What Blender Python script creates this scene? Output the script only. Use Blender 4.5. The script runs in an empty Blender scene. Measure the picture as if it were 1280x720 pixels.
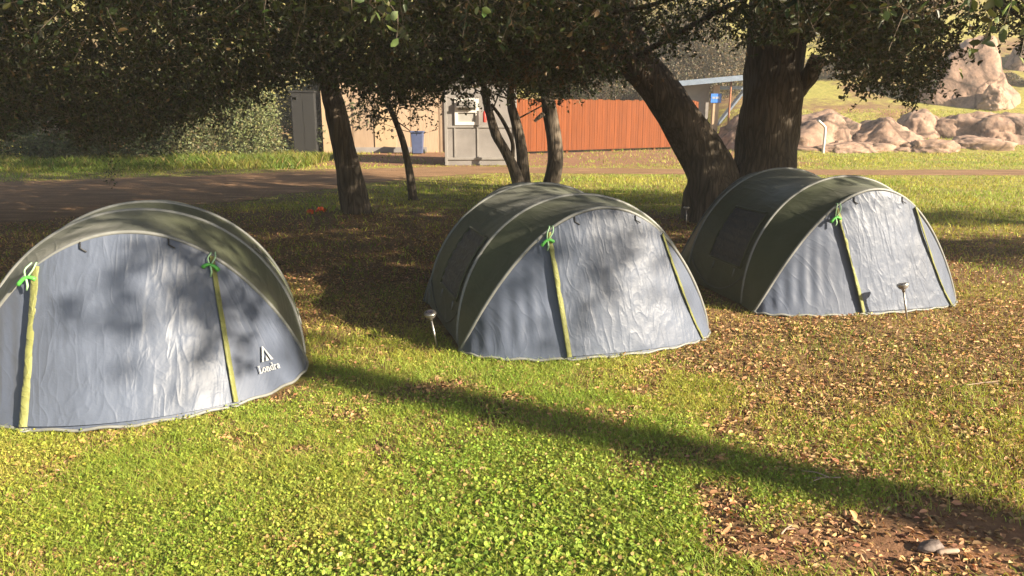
import bpy, bmesh, math, random
import numpy as np
from mathutils import Vector, Matrix, noise as mnoise
R = math.radians
rng = np.random.default_rng(7)
random.seed(7)
SC = bpy.context.scene
COL = SC.collection

# ------------------------------------------------------------------ camera, light, exposure
F_PX, CAM_H, PITCH = 930.0, 1.6, math.atan(217 / 930.0)
cd = bpy.data.cameras.new('camera')
cam = bpy.data.objects.new('camera', cd)
COL.objects.link(cam)
cam.location = (0, 0, CAM_H)
cam.rotation_euler = (math.pi / 2 - PITCH, 0, 0)
cd.sensor_fit = 'HORIZONTAL'
cd.sensor_width = 36
cd.lens = 36 * F_PX / 1280
cd.clip_end = 3000
cd.clip_start = 0.05
SC.camera = cam

SUN_EL, SUN_AZ = R(24), R(120)          # azimuth clockwise from +Y: behind the camera, to the right
world = bpy.data.worlds.new('World')
SC.world = world
world.use_nodes = True
wn = world.node_tree.nodes
sky = wn.new('ShaderNodeTexSky')
sky.sky_type = 'NISHITA'
sky.sun_disc = False
sky.sun_elevation = SUN_EL
sky.sun_rotation = SUN_AZ
world.node_tree.links.new(sky.outputs[0], wn['Background'].inputs[0])
wn['Background'].inputs[1].default_value = 0.052
sd = bpy.data.lights.new('sun', 'SUN')
sd.energy = 5.0
sd.angle = R(0.7)
sd.color = (1.0, 0.86, 0.66)
sun = bpy.data.objects.new('sun', sd)
COL.objects.link(sun)
S3 = Vector((math.sin(SUN_AZ) * math.cos(SUN_EL), math.cos(SUN_AZ) * math.cos(SUN_EL), math.sin(SUN_EL)))
sun.rotation_euler = S3.to_track_quat('Z', 'Y').to_euler()
SC.view_settings.view_transform = 'Standard'
SC.view_settings.look = 'None'
SC.view_settings.gamma = 1
SC.view_settings.use_curve_mapping = False
SC.view_settings.exposure = 2.02
try:
    SC.cycles.max_bounces = 6
    SC.cycles.transparent_max_bounces = 8
except Exception:
    pass

# ------------------------------------------------------------------ helpers
def tag(o, label=None, cat=None, group=None, kind=None):
    if label: o['label'] = label
    if cat: o['category'] = cat
    if group: o['group'] = group
    if kind: o['kind'] = kind
    return o

def empty(name, loc=(0, 0, 0), rz=0.0, scale=1.0):
    o = bpy.data.objects.new(name, None)
    COL.objects.link(o)
    o.location = loc
    o.rotation_euler = (0, 0, rz)
    o.scale = (scale,) * 3
    o.empty_display_size = 0.1
    return o

def link(name, me, mat, parent=None, smooth=False):
    if mat: me.materials.append(mat)
    if smooth:
        me.polygons.foreach_set('use_smooth', np.ones(len(me.polygons), bool))
    o = bpy.data.objects.new(name, me)
    COL.objects.link(o)
    if parent: o.parent = parent
    return o

def np_mesh(name, V, Fq, col=None, uv=None):
    """V (n,3), Fq (m,k) vertex indices, all faces with k corners."""
    V = np.asarray(V, np.float32)
    Fq = np.asarray(Fq, np.int32)
    me = bpy.data.meshes.new(name)
    m, k = Fq.shape
    me.vertices.add(len(V))
    me.vertices.foreach_set('co', V.ravel())
    me.loops.add(m * k)
    me.loops.foreach_set('vertex_index', Fq.ravel())
    me.polygons.add(m)
    me.polygons.foreach_set('loop_start', np.arange(0, m * k, k, dtype=np.int32))
    try:
        me.polygons.foreach_set('loop_total', np.full(m, k, np.int32))
    except Exception:
        pass
    if col is not None:
        a = me.attributes.new('Col', 'FLOAT_COLOR', 'POINT')
        c = np.ones((len(V), 4), np.float32)
        c[:, :3] = col
        a.data.foreach_set('color', c.ravel())
    if uv is not None:
        l = me.uv_layers.new(name='UVMap')
        l.data.foreach_set('uv', np.asarray(uv, np.float32)[Fq.ravel()].ravel())
    me.update(calc_edges=True)
    me.validate()
    return me

def bm_obj(name, bm, mat, parent=None, smooth=False, bevel=0.0):
    if bevel > 0:
        bmesh.ops.bevel(bm, geom=bm.edges[:], offset=bevel, segments=2, affect='EDGES', profile=0.6)
    bmesh.ops.recalc_face_normals(bm, faces=bm.faces[:])
    me = bpy.data.meshes.new(name)
    bm.to_mesh(me)
    bm.free()
    return link(name, me, mat, parent, smooth)

def box(bm, c, s, rot=None):
    r = bmesh.ops.create_cube(bm, size=1.0)
    M = Matrix.Translation(c) @ (rot.to_4x4() if rot else Matrix()) @ Matrix.Diagonal((*s, 1))
    bmesh.ops.transform(bm, matrix=M, verts=r['verts'])
    return r['verts']

def hashn(ix, iy, seed):
    n = (ix.astype(np.int64) * 374761393 + iy.astype(np.int64) * 668265263 + seed * 1442695041) & 0xFFFFFFFF
    n = ((n ^ (n >> 13)) * 1274126177) & 0xFFFFFFFF
    return ((n ^ (n >> 16)) & 0xFFFF) / 65535.0

def vnoise(x, y, seed=0):
    x = np.asarray(x, float); y = np.asarray(y, float)
    ix = np.floor(x); iy = np.floor(y)
    fx = x - ix; fy = y - iy
    fx = fx * fx * (3 - 2 * fx); fy = fy * fy * (3 - 2 * fy)
    a = hashn(ix, iy, seed); b = hashn(ix + 1, iy, seed); c = hashn(ix, iy + 1, seed); d = hashn(ix + 1, iy + 1, seed)
    return (a * (1 - fx) + b * fx) * (1 - fy) + (c * (1 - fx) + d * fx) * fy

def fbm(x, y, seed=0, o=4):
    s = 0; a = 0.5; t = 0
    for i in range(o):
        s = s + a * vnoise(x * 2 ** i, y * 2 ** i, seed + i); t += a; a *= 0.5
    return s / t

def sstep(a, b, x):
    t = np.clip((np.asarray(x, float) - a) / (b - a), 0, 1)
    return t * t * (3 - 2 * t)

def at(u, v, Y):
    """a point of the place seen at pixel u,v standing Y metres ahead (used to measure the photograph)"""
    d = np.array([(u - 640) / F_PX, math.cos(PITCH) + (360 - v) / F_PX * math.sin(PITCH),
                  -math.sin(PITCH) + (360 - v) / F_PX * math.cos(PITCH)])
    p = d * (Y / d[1])
    return np.array([p[0], Y, CAM_H + p[2]])

def pxm(Y):
    return (Y * math.cos(PITCH)) / F_PX

def hz(x, y):
    x = np.asarray(x, float); y = np.asarray(y, float)
    r = np.maximum(0, y - 31.5 - 9 * (1 - sstep(7, 12, x)))
    h = 0.19 * r + 0.0035 * r * r
    h = np.where(h > 14, 14 + 10 * (1 - np.exp(-(h - 14) / 10)), h)
    h = h * (1 + 0.25 * (fbm(x * .12, y * .12, 5) - .5))
    return h

def tube(path, rad, n=12, bump=0.0, seed=0, cap=True):
    """rings of a tapered tube along path; returns verts, quads"""
    P = np.asarray(path, float); rad = np.asarray(rad, float)
    T = np.gradient(P, axis=0); T /= np.linalg.norm(T, axis=1, keepdims=True)
    up = np.array([0, 1.0, 0]) if abs(T[0][1]) < .9 else np.array([1.0, 0, 0])
    X = np.cross(up, T[0]); X /= np.linalg.norm(X)
    V = []
    for i in range(len(P)):
        X = X - T[i] * X.dot(T[i]); X /= np.linalg.norm(X)
        Y = np.cross(T[i], X)
        a = np.linspace(0, 2 * np.pi, n, endpoint=False)
        r = np.full(n, rad[i])
        if bump:
            r = r * (1 + bump * (2 * fbm(np.cos(a) * 1.3 + 5 + seed * 3.1, np.sin(a) * 1.3 + i * .33, seed) - 1))
        V.append(P[i] + np.outer(np.cos(a) * r, X) + np.outer(np.sin(a) * r, Y))
    V = np.concatenate(V)
    Q = []
    for i in range(len(P) - 1):
        for j in range(n):
            k = (j + 1) % n
            Q.append((i * n + j, i * n + k, (i + 1) * n + k, (i + 1) * n + j))
    if cap:
        m = len(V)
        V = np.vstack([V, P[0], P[-1]])
        for j in range(n):
            k = (j + 1) % n
            Q.append((m, k, j, j)); Q.append((m + 1, (len(P) - 1) * n + j, (len(P) - 1) * n + k, (len(P) - 1) * n + k))
    return V, Q

class Acc:
    """collects tubes into ONE mesh"""
    def __init__(s): s.V = []; s.F = []; s.n = 0
    def add(s, V, Q):
        s.V.append(V); s.F += [tuple(i + s.n for i in q) for q in Q]; s.n += len(V); return s
    def tube(s, *a, **k): return s.add(*tube(*a, **k))
    def build(s, name, mat, parent=None, smooth=True):
        me = bpy.data.meshes.new(name)
        F = [tuple(dict.fromkeys(f)) for f in s.F]
        me.from_pydata(np.concatenate(s.V).tolist(), [], F)
        me.update()
        return link(name, me, mat, parent, smooth)

def spline(P, n):
    """Catmull-Rom through points (k, d) resampled to n"""
    P = np.asarray(P, float)
    P = np.vstack([2 * P[0] - P[1], P, 2 * P[-1] - P[-2]])
    k = len(P) - 3
    out = []
    for t in np.linspace(0, k - 1e-6, n):
        i = int(t); f = t - i
        a, b, c, d = P[i:i + 4]
        out.append(.5 * ((2 * b) + (c - a) * f + (2 * a - 5 * b + 4 * c - d) * f * f + (3 * b - a - 3 * c + d) * f ** 3))
    return np.array(out)

# ------------------------------------------------------------------ materials
def mat(name):
    m = bpy.data.materials.new(name)
    m.use_nodes = True
    nt = m.node_tree
    return m, nt, nt.nodes['Principled BSDF']

def N(nt, t, **k):
    n = nt.nodes.new(t)
    for a, b in k.items():
        if a.startswith('i_'):
            n.inputs[a[2:].replace('_', ' ')].default_value = b
        else:
            setattr(n, a, b)
    return n

def ramp(nt, src, stops):
    r = nt.nodes.new('ShaderNodeValToRGB')
    e = r.color_ramp.elements
    while len(e) < len(stops): e.new(0.5)
    for i, (p, c) in enumerate(stops):
        e[i].position = p
        e[i].color = (*c, 1) if len(c) == 3 else c
    nt.links.new(src, r.inputs[0])
    return r.outputs[0]

def mix(nt, f, a, b, mode='MIX'):
    n = nt.nodes.new('ShaderNodeMix')
    n.data_type = 'RGBA'
    n.blend_type = mode
    for s, v in ((0, f), (6, a), (7, b)):
        if hasattr(v, 'is_linked') or hasattr(v, 'links'):
            nt.links.new(v, n.inputs[s])
        else:
            n.inputs[s].default_value = v if s == 0 else (*v, 1)
    return n.outputs[2]

def bump(nt, h, strength, dist, b, normal=None):
    n = nt.nodes.new('ShaderNodeBump')
    n.inputs['Strength'].default_value = strength
    n.inputs['Distance'].default_value = dist
    nt.links.new(h, n.inputs['Height'])
    if normal: nt.links.new(normal, n.inputs['Normal'])
    nt.links.new(n.outputs[0], b.inputs['Normal'])
    return n.outputs[0]

def simple(name, c, rough=.6, metal=0, var=.15, scale=8.0, bmp=0.0, spec=.5):
    m, nt, b = mat(name)
    tc = N(nt, 'ShaderNodeTexCoord')
    no = N(nt, 'ShaderNodeTexNoise', i_Scale=scale, i_Detail=6.0)
    nt.links.new(tc.outputs['Object'], no.inputs['Vector'])
    lo = tuple(x * (1 - var) for x in c); hi = tuple(min(1, x * (1 + var)) for x in c)
    nt.links.new(ramp(nt, no.outputs[0], [(.3, lo), (.7, hi)]), b.inputs['Base Color'])
    b.inputs['Roughness'].default_value = rough
    b.inputs['Metallic'].default_value = metal
    b.inputs['Specular IOR Level'].default_value = spec
    if bmp: bump(nt, no.outputs[0], bmp, .02, b)
    return m

def leafmat(name, rough=.5, trans=.3, tint=(1.0, 1.0, 0.6), spec=.4):
    m, nt, b = mat(name)
    at_ = N(nt, 'ShaderNodeAttribute', attribute_name='Col')
    nt.links.new(at_.outputs[0], b.inputs['Base Color'])
    b.inputs['Roughness'].default_value = rough
    b.inputs['Specular IOR Level'].default_value = spec
    tr = N(nt, 'ShaderNodeBsdfTranslucent')
    nt.links.new(mix(nt, 1.0, at_.outputs[0], tint, 'MULTIPLY'), tr.inputs[0])
    mx = N(nt, 'ShaderNodeMixShader')
    mx.inputs[0].default_value = trans
    nt.links.new(b.outputs[0], mx.inputs[1])
    nt.links.new(tr.outputs[0], mx.inputs[2])
    nt.links.new(mx.outputs[0], nt.nodes['Material Output'].inputs[0])
    return m

M_leaf = leafmat('oak_leaf', .42, .22)
M_bush = leafmat('bush_leaf', .55, .3)
M_grass = leafmat('grass_blade', .55, .42, (1, 1, .5), .25)
M_litter = leafmat('dry_leaf', .7, .12, (1, .8, .5), .2)

def bark():
    m, nt, b = mat('oak_bark')
    tc = N(nt, 'ShaderNodeTexCoord')
    mp = N(nt, 'ShaderNodeMapping'); mp.inputs['Scale'].default_value = (1, 1, .13)
    nt.links.new(tc.outputs['Object'], mp.inputs[0])
    v = N(nt, 'ShaderNodeTexVoronoi', feature='DISTANCE_TO_EDGE', i_Scale=15.0)
    no = N(nt, 'ShaderNodeTexNoise', i_Scale=9.0, i_Detail=8.0, i_Roughness=.65)
    w = N(nt, 'ShaderNodeTexNoise', i_Scale=4.0, i_Detail=3.0)
    nt.links.new(mp.outputs[0], w.inputs['Vector'])
    wv = mix(nt, .3, mp.outputs[0], w.outputs[1], 'ADD')
    nt.links.new(wv, v.inputs['Vector'])
    nt.links.new(mp.outputs[0], no.inputs['Vector'])
    big = N(nt, 'ShaderNodeTexNoise', i_Scale=1.3, i_Detail=3.0)
    nt.links.new(tc.outputs['Object'], big.inputs['Vector'])
    c1 = ramp(nt, no.outputs[0], [(.3, (.07, .055, .041)), (.7, (.15, .118, .088))])
    c2 = ramp(nt, v.outputs[0], [(0, (.5, .48, .46)), (.2, (1, 1, 1))])
    c = mix(nt, 1.0, c1, c2, 'MULTIPLY')
    c = mix(nt, 1.0, c, ramp(nt, big.outputs[0], [(.35, (.75, .75, .7)), (.65, (1.1, 1.08, 1.05))]), 'MULTIPLY')
    nt.links.new(c, b.inputs['Base Color'])
    b.inputs['Roughness'].default_value = .9
    h = mix(nt, .5, ramp(nt, v.outputs[0], [(0, (0, 0, 0)), (.22, (1, 1, 1))]), no.outputs[0])
    bump(nt, h, .6, .04, b)
    return m
M_bark = bark()
M_twig = simple('dry_twig', (.2, .155, .115), .85, var=.3, scale=20)
M_paletwig = simple('pale_twig', (.30, .22, .16), .8, var=.25, scale=30)

def ground_mat():
    m, nt, b = mat('ground_soil')
    tc = N(nt, 'ShaderNodeTexCoord')
    g = N(nt, 'ShaderNodeAttribute', attribute_name='green')
    d = N(nt, 'ShaderNodeAttribute', attribute_name='dirt')
    n1 = N(nt, 'ShaderNodeTexNoise', i_Scale=38.0, i_Detail=8.0, i_Roughness=.7)
    n2 = N(nt, 'ShaderNodeTexNoise', i_Scale=2.2, i_Detail=6.0, i_Roughness=.62)
    n3 = N(nt, 'ShaderNodeTexVoronoi', i_Scale=34.0)
    n4 = N(nt, 'ShaderNodeTexNoise', i_Scale=9.0, i_Detail=7.0, i_Roughness=.7)
    for n in (n1, n2, n3, n4): nt.links.new(tc.outputs['Object'], n.inputs['Vector'])
    litter = ramp(nt, n1.outputs[0], [(.3, (.06, .036, .02)), (.52, (.17, .105, .055)), (.75, (.32, .215, .115))])
    litter = mix(nt, .35, litter, mix(nt, 1.0, litter, ramp(nt, n3.outputs[1], [(0, (.45, .45, .45)), (1, (1.6, 1.5, 1.3))]), 'MULTIPLY'))
    soil = ramp(nt, n4.outputs[0], [(.3, (.15, .076, .042)), (.7, (.28, .155, .088))])
    green = ramp(nt, n4.outputs[0], [(.3, (.10, .115, .022)), (.5, (.24, .225, .05)), (.75, (.38, .31, .12))])
    # breakups
    def thresh(a, n, lo, hi):
        s = N(nt, 'ShaderNodeMath', operation='ADD')
        nt.links.new(a, s.inputs[0]); nt.links.new(n, s.inputs[1])
        return ramp(nt, s.outputs[0], [(0, (0, 0, 0)), (lo, (0, 0, 0)), (hi, (1, 1, 1))])
    def half(x):
        s = N(nt, 'ShaderNodeMath', operation='MULTIPLY'); s.inputs[1].default_value = .5
        nt.links.new(x, s.inputs[0]); return s.outputs[0]
    c = mix(nt, thresh(half(d.outputs[2]), half(n2.outputs[0]), .41, .68), litter, soil)
    c = mix(nt, thresh(half(g.outputs[2]), half(n2.outputs[0]), .44, .62), c, green)
    c = mix(nt, 1.0, c, ramp(nt, n2.outputs[0], [(.3, (.8, .8, .8)), (.7, (1.15, 1.12, 1.1))]), 'MULTIPLY')
    nt.links.new(c, b.inputs['Base Color'])
    b.inputs['Roughness'].default_value = .95
    b.inputs['Specular IOR Level'].default_value = .15
    bump(nt, mix(nt, .5, n1.outputs[0], n4.outputs[0]), .7, .04, b)
    return m

def path_mat():
    m, nt, b = mat('packed_dirt')
    tc = N(nt, 'ShaderNodeTexCoord')
    n1 = N(nt, 'ShaderNodeTexNoise', i_Scale=3.0, i_Detail=9.0, i_Roughness=.68)
    n2 = N(nt, 'ShaderNodeTexNoise', i_Scale=40.0, i_Detail=5.0)
    mp = N(nt, 'ShaderNodeMapping'); mp.inputs['Scale'].default_value = (.25, 1.4, 1)
    nt.links.new(tc.outputs['Object'], mp.inputs[0])
    nt.links.new(mp.outputs[0], n1.inputs['Vector']); nt.links.new(tc.outputs['Object'], n2.inputs['Vector'])
    c = ramp(nt, n1.outputs[0], [(.3, (.13, .08, .045)), (.55, (.25, .15, .082)), (.75, (.36, .225, .125))])
    c = mix(nt, 1.0, c, ramp(nt, n2.outputs[0], [(.35, (.8, .8, .8)), (.65, (1.12, 1.1, 1.1))]), 'MULTIPLY')
    nt.links.new(c, b.inputs['Base Color'])
    b.inputs['Roughness'].default_value = .95
    b.inputs['Specular IOR Level'].default_value = .1
    bump(nt, mix(nt, .4, n1.outputs[0], n2.outputs[0]), .8, .05, b)
    return m

def fabric(name, c, rough=.42, wr=1.0, cscale=5.0, dirt=.18):
    m, nt, b = mat(name)
    uv = N(nt, 'ShaderNodeUVMap')
    def noise(sx, sy, scale, **k):
        mp = N(nt, 'ShaderNodeMapping'); mp.inputs['Scale'].default_value = (sx, sy, 1)
        nt.links.new(uv.outputs[0], mp.inputs[0])
        n = N(nt, 'ShaderNodeTexNoise', i_Scale=scale, **k)
        nt.links.new(mp.outputs[0], n.inputs['Vector'])
        return n.outputs[0]
    def crinkle(rot, sx, sy, scale, dist):
        mp = N(nt, 'ShaderNodeMapping'); mp.inputs['Rotation'].default_value = (0, 0, rot); mp.inputs['Scale'].default_value = (sx, sy, 1)
        nt.links.new(uv.outputs[0], mp.inputs[0])
        n = N(nt, 'ShaderNodeTexNoise', i_Scale=scale, i_Detail=2.0, i_Roughness=.45, i_Distortion=dist)
        nt.links.new(mp.outputs[0], n.inputs['Vector'])
        return ramp(nt, n.outputs[0], [(.30, (0, 0, 0)), (.44, (.5, .5, .5)), (.5, (1, 1, 1)), (.56, (.5, .5, .5)), (.7, (0, 0, 0))])
    c1 = crinkle(.35, 1.6, .55, cscale, .5)
    c2 = crinkle(-.75, 1.5, .6, cscale * 1.5, .6)
    c3 = crinkle(.05, 2.2, .35, cscale * 1.1, .3)
    soft = noise(1, .7, 2.6, i_Detail=3.0, i_Distortion=.6)
    fine = noise(1, 1, 30.0, i_Detail=3.0, i_Distortion=.8)
    where = ramp(nt, noise(1, 1, 1.7, i_Detail=2.0), [(.36, (0, 0, 0)), (.6, (1, 1, 1))])
    h = mix(nt, where, mix(nt, .6, c2, c3), mix(nt, .5, c1, c2))
    h = mix(nt, .66, h, soft)
    h = mix(nt, .10, h, fine)
    bump(nt, h, .62 * wr, .035, b)
    st = noise(1, 1, 1.6, i_Detail=6.0)
    lo = tuple(x * (1 - dirt) for x in c); hi = tuple(x * (1 + dirt) for x in c)
    cc = ramp(nt, st, [(.3, lo), (.7, hi)])
    nt.links.new(cc, b.inputs['Base Color'])
    b.inputs['Roughness'].default_value = rough
    b.inputs['Specular IOR Level'].default_value = .38
    b.inputs['Sheen Weight'].default_value = .15
    tr = N(nt, 'ShaderNodeBsdfTranslucent')
    nt.links.new(cc, tr.inputs[0])
    mx = N(nt, 'ShaderNodeMixShader'); mx.inputs[0].default_value = .12
    nt.links.new(b.outputs[0], mx.inputs[1]); nt.links.new(tr.outputs[0], mx.inputs[2])
    nt.links.new(mx.outputs[0], nt.nodes['Material Output'].inputs[0])
    return m
M_grey = fabric('grey_nylon', (.08, .098, .143), .52, .5, 3.4)
M_door = fabric('grey_nylon_door', (.092, .111, .156), .47, .8, 4.4)
M_green = fabric('olive_nylon', (.068, .078, .042), .45, .6, 3.0)
M_window = fabric('dark_window_nylon', (.032, .036, .046), .5, .9, 5.0)
M_band = fabric('lime_zip_band', (.18, .188, .055), .6, 1.0, 12.0)
M_pipe = simple('pale_piping', (.17, .175, .165), .5, var=.1, scale=30)
M_pipe_dark = simple('grey_green_piping', (.10, .105, .095), .5, var=.1, scale=30)
M_toggle = simple('bright_green_webbing', (.07, .33, .05), .5, var=.12, scale=60)
M_cord = simple('pale_green_cord', (.28, .46, .26), .6, var=.1, scale=60)
M_black = simple('black_webbing', (.018, .018, .02), .6, var=.1)
M_print = simple('white_print', (.36, .37, .38), .5, var=.05)
M_steel = simple('brushed_steel', (.32, .30, .28), .4, metal=.9, var=.1, scale=30)
M_solar = simple('solar_cell', (.03, .03, .045), .15, var=.1)
M_lens = simple('clear_lamp_lens', (.17, .155, .14), .25, var=.1)
M_orange_cloth = simple('orange_plastic', (.8, .12, .03), .5, var=.2, scale=20)

def granite():
    m, nt, b = mat('granite')
    tc = N(nt, 'ShaderNodeTexCoord')
    n1 = N(nt, 'ShaderNodeTexNoise', i_Scale=.55, i_Detail=8.0, i_Roughness=.65, i_Distortion=.5)
    n2 = N(nt, 'ShaderNodeTexNoise', i_Scale=9.0, i_Detail=6.0)
    v = N(nt, 'ShaderNodeTexVoronoi', feature='DISTANCE_TO_EDGE', i_Scale=.55)
    geo = N(nt, 'ShaderNodeNewGeometry')
    for n in (n1, n2): nt.links.new(geo.outputs['Position'], n.inputs['Vector'])
    wv = mix(nt, .5, geo.outputs['Position'], n1.outputs[1], 'ADD')
    nt.links.new(wv, v.inputs['Vector'])
    c = ramp(nt, n1.outputs[0], [(.34, (.095, .063, .048)), (.46, (.25, .158, .112)), (.68, (.35, .235, .17))])
    c = mix(nt, 1.0, c, ramp(nt, v.outputs[0], [(0, (.3, .27, .25)), (.05, (1, 1, 1))]), 'MULTIPLY')
    c = mix(nt, 1.0, c, ramp(nt, n2.outputs[0], [(.35, (.82, .82, .8)), (.65, (1.12, 1.12, 1.1))]), 'MULTIPLY')
    nt.links.new(c, b.inputs['Base Color'])
    b.inputs['Roughness'].default_value = .9
    bump(nt, mix(nt, .35, n1.outputs[0], v.outputs[0]), .8, .3, b)
    return m
M_rock = granite()

def planks(name, c, pitch, rough=.75):
    m, nt, b = mat(name)
    tc = N(nt, 'ShaderNodeTexCoord')
    sx = N(nt, 'ShaderNodeSeparateXYZ')
    nt.links.new(tc.outputs['Object'], sx.inputs[0])
    dv = N(nt, 'ShaderNodeMath', operation='DIVIDE'); dv.inputs[1].default_value = pitch
    nt.links.new(sx.outputs[0], dv.inputs[0])
    fl = N(nt, 'ShaderNodeMath', operation='FLOOR'); fr = N(nt, 'ShaderNodeMath', operation='FRACT')
    nt.links.new(dv.outputs[0], fl.inputs[0]); nt.links.new(dv.outputs[0], fr.inputs[0])
    wn_ = N(nt, 'ShaderNodeTexWhiteNoise', noise_dimensions='1D')
    nt.links.new(fl.outputs[0], wn_.inputs['W'])
    no = N(nt, 'ShaderNodeTexNoise', i_Scale=3.0, i_Detail=7.0)
    mp = N(nt, 'ShaderNodeMapping'); mp.inputs['Scale'].default_value = (6, 6, .5)
    nt.links.new(tc.outputs['Object'], mp.inputs[0]); nt.links.new(mp.outputs[0], no.inputs['Vector'])
    base = ramp(nt, no.outputs[0], [(.3, tuple(x * .82 for x in c)), (.7, tuple(x * 1.12 for x in c))])
    base = mix(nt, 1.0, base, ramp(nt, wn_.outputs[0], [(0, (.84, .84, .84)), (1, (1.1, 1.1, 1.1))]), 'MULTIPLY')
    gap = ramp(nt, fr.outputs[0], [(0, (.5, .46, .42)), (.06, (1, 1, 1)), (.96, (1, 1, 1)), (1, (.5, .46, .42))])
    nt.links.new(mix(nt, 1.0, base, gap, 'MULTIPLY'), b.inputs['Base Color'])
    b.inputs['Roughness'].default_value = rough
    b.inputs['Specular IOR Level'].default_value = .12
    bump(nt, gap, .6, .03, b)
    return m
M_fence = planks('orange_boards', (.15, .041, .0105), .14)
M_beige = planks('beige_siding', (.31, .225, .155), 1.22)
M_beige2 = simple('beige_trim', (.33, .235, .14), .7, var=.08, scale=3)
M_greymetal = simple('grey_sheet_metal', (.21, .195, .185), .55, metal=.15, var=.2, scale=1.6, bmp=.1)
M_greytrim = simple('pale_metal_trim', (.25, .235, .22), .45, metal=.2, var=.12, scale=4)
M_white = simple('white_paint', (.55, .52, .48), .5, var=.06, scale=5)
M_glass = simple('dusty_pane', (.30, .29, .27), .25, var=.12, scale=3)
M_shadegrey = simple('shade_darkened_grey', (.011, .011, .011), .95, var=.15, scale=3)  # grey darkened to hold the bushes' shade on the cabinet; building roof shares it
M_bluebin = simple('blue_plastic', (.06, .08, .16), .5, var=.12, scale=6)
M_bluesign = simple('blue_sign_paint', (.03, .16, .55), .45, var=.06)
M_red = simple('red_paint', (.42, .04, .03), .4, var=.1)
M_bluemetal = simple('blue_grey_steel', (.17, .215, .28), .45, metal=.3, var=.12, scale=4)
M_rust = simple('rusty_steel', (.22, .085, .04), .8, var=.3, scale=12)
M_roof = simple('pale_roof_sheet', (.15, .165, .19), .45, metal=.3, var=.12, scale=3)
M_plasticgrey = simple('shade_darkened_wood', (.11, .082, .07), .7, var=.3, scale=25, bmp=.4)  # wood tone lowered to carry the shade of the long shadow band

# ------------------------------------------------------------------ ground
def g_green(x, y):
    n = fbm(x * .9, y * .9, 21); n2 = fbm(x * 2.4, y * 2.4, 31)
    xb = .78 + .10 * (y - 2.35) + .9 * (n - .5)
    near = 1.0 - .66 * sstep(-.3, .5, x - xb)
    near = near + .55 * np.exp(-(((x - 1.25) / .38) ** 2 + ((y - 3.0) / .22) ** 2)) - .6 * np.exp(-(((x - 1.6) / .6) ** 2 + ((y - 2.55) / .26) ** 2))
    n3 = fbm(x * 3.4 + 7, y * 4.2, 37)
    near = near - .5 * sstep(.54, .68, n2) - .3 * sstep(.3, 0, n) - .55 * sstep(.56, .66, n3) * (1 - .6 * np.exp(-((x / .8) ** 2 + ((y - 2.5) / .6) ** 2)))
    near = near - .4 * sstep(4.3, 5.4, y + .25 * x)
    under = .16 + .25 * (n2 - .4)
    far = .62 + .5 * (n - .5)
    far = np.where(x < -1, far * .9, far)
    a = sstep(5.0, 6.2, y - .12 * x); b = sstep(11.8, 13.0, y + .6 * (n - .5) + np.where(x > 4, 2.2, 0))
    g = near * (1 - a) + a * (under * (1 - b) + far * b)
    # right lit side stays mixed until the field
    r = sstep(2.8, 3.6, x - .35 * (y - 5)) * sstep(6, 7, y)
    g = g * (1 - r) + r * (.3 + .4 * sstep(8.8, 11.5, y))
    # worn yard in front of the fence and cabin
    g = g - .55 * sstep(23.5, 25, y) * sstep(-8, -5, x) * (1 - sstep(9, 11, x)) * (1 - sstep(38, 40, y)) * sstep(.35, .55, n2 + .12)
    sl = sstep(34, 38, y)
    g = g * (1 - sl) + sl * (.36 + 1.3 * (fbm(x * .35, y * .5, 57) - .28))
    return np.clip(g, 0, 1)

def g_dirt(x, y):
    n = fbm(x * 1.3 + 9, y * 1.3, 41)
    d = .9 * np.exp(-(((x - 1.35) / .75) ** 2 + ((y - 2.45) / .33) ** 2)) + .35 * sstep(.58, .7, n)
    d = d + .9 * sstep(20.5, 22, y) * (1 - sstep(39, 41, y))
    d = d - .6 * sstep(6, 7, y) * (1 - sstep(12, 14, y))
    return np.clip(d, 0, 1)

def axis(parts):
    return np.unique(np.round(np.concatenate(parts), 4))
gx = np.geomspace(4.5, 240, 50)
gy = np.geomspace(44, 240, 30)
xs = axis([np.arange(-4.5, 4.5, .075), gx, -gx])
ys = axis([-np.geomspace(1, 100, 14), np.arange(-.5, 1.8, .3), np.arange(1.8, 7, .07), np.arange(7, 20, .22), np.arange(20, 44, .5), gy])
def micro(x, y):
    w = 1 - sstep(6, 9, np.abs(y)); w = w * (1 - sstep(4, 6, np.abs(x)))
    return w * (.05 * (fbm(x * 1.1, y * 1.1, 61) - .5) + .022 * (fbm(x * 5, y * 5, 71) - .5))
def gz(x, y): return hz(x, y) + micro(x, y)
XX, YY = np.meshgrid(xs, ys)
gV = np.stack([XX.ravel(), YY.ravel(), gz(XX.ravel(), YY.ravel())], -1)
nx, ny = len(xs), len(ys)
ii = (np.arange(ny - 1)[:, None] * nx + np.arange(nx - 1)[None]).ravel()
gme = np_mesh('ground', gV, np.stack([ii, ii + 1, ii + nx + 1, ii + nx], -1))
for nm, fn in (('green', g_green), ('dirt', g_dirt)):
    a = gme.attributes.new(nm, 'FLOAT', 'POINT')
    a.data.foreach_set('value', fn(gV[:, 0], gV[:, 1]).astype(np.float32))
tag(link('ground', gme, ground_mat(), None, True), kind='structure')

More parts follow.
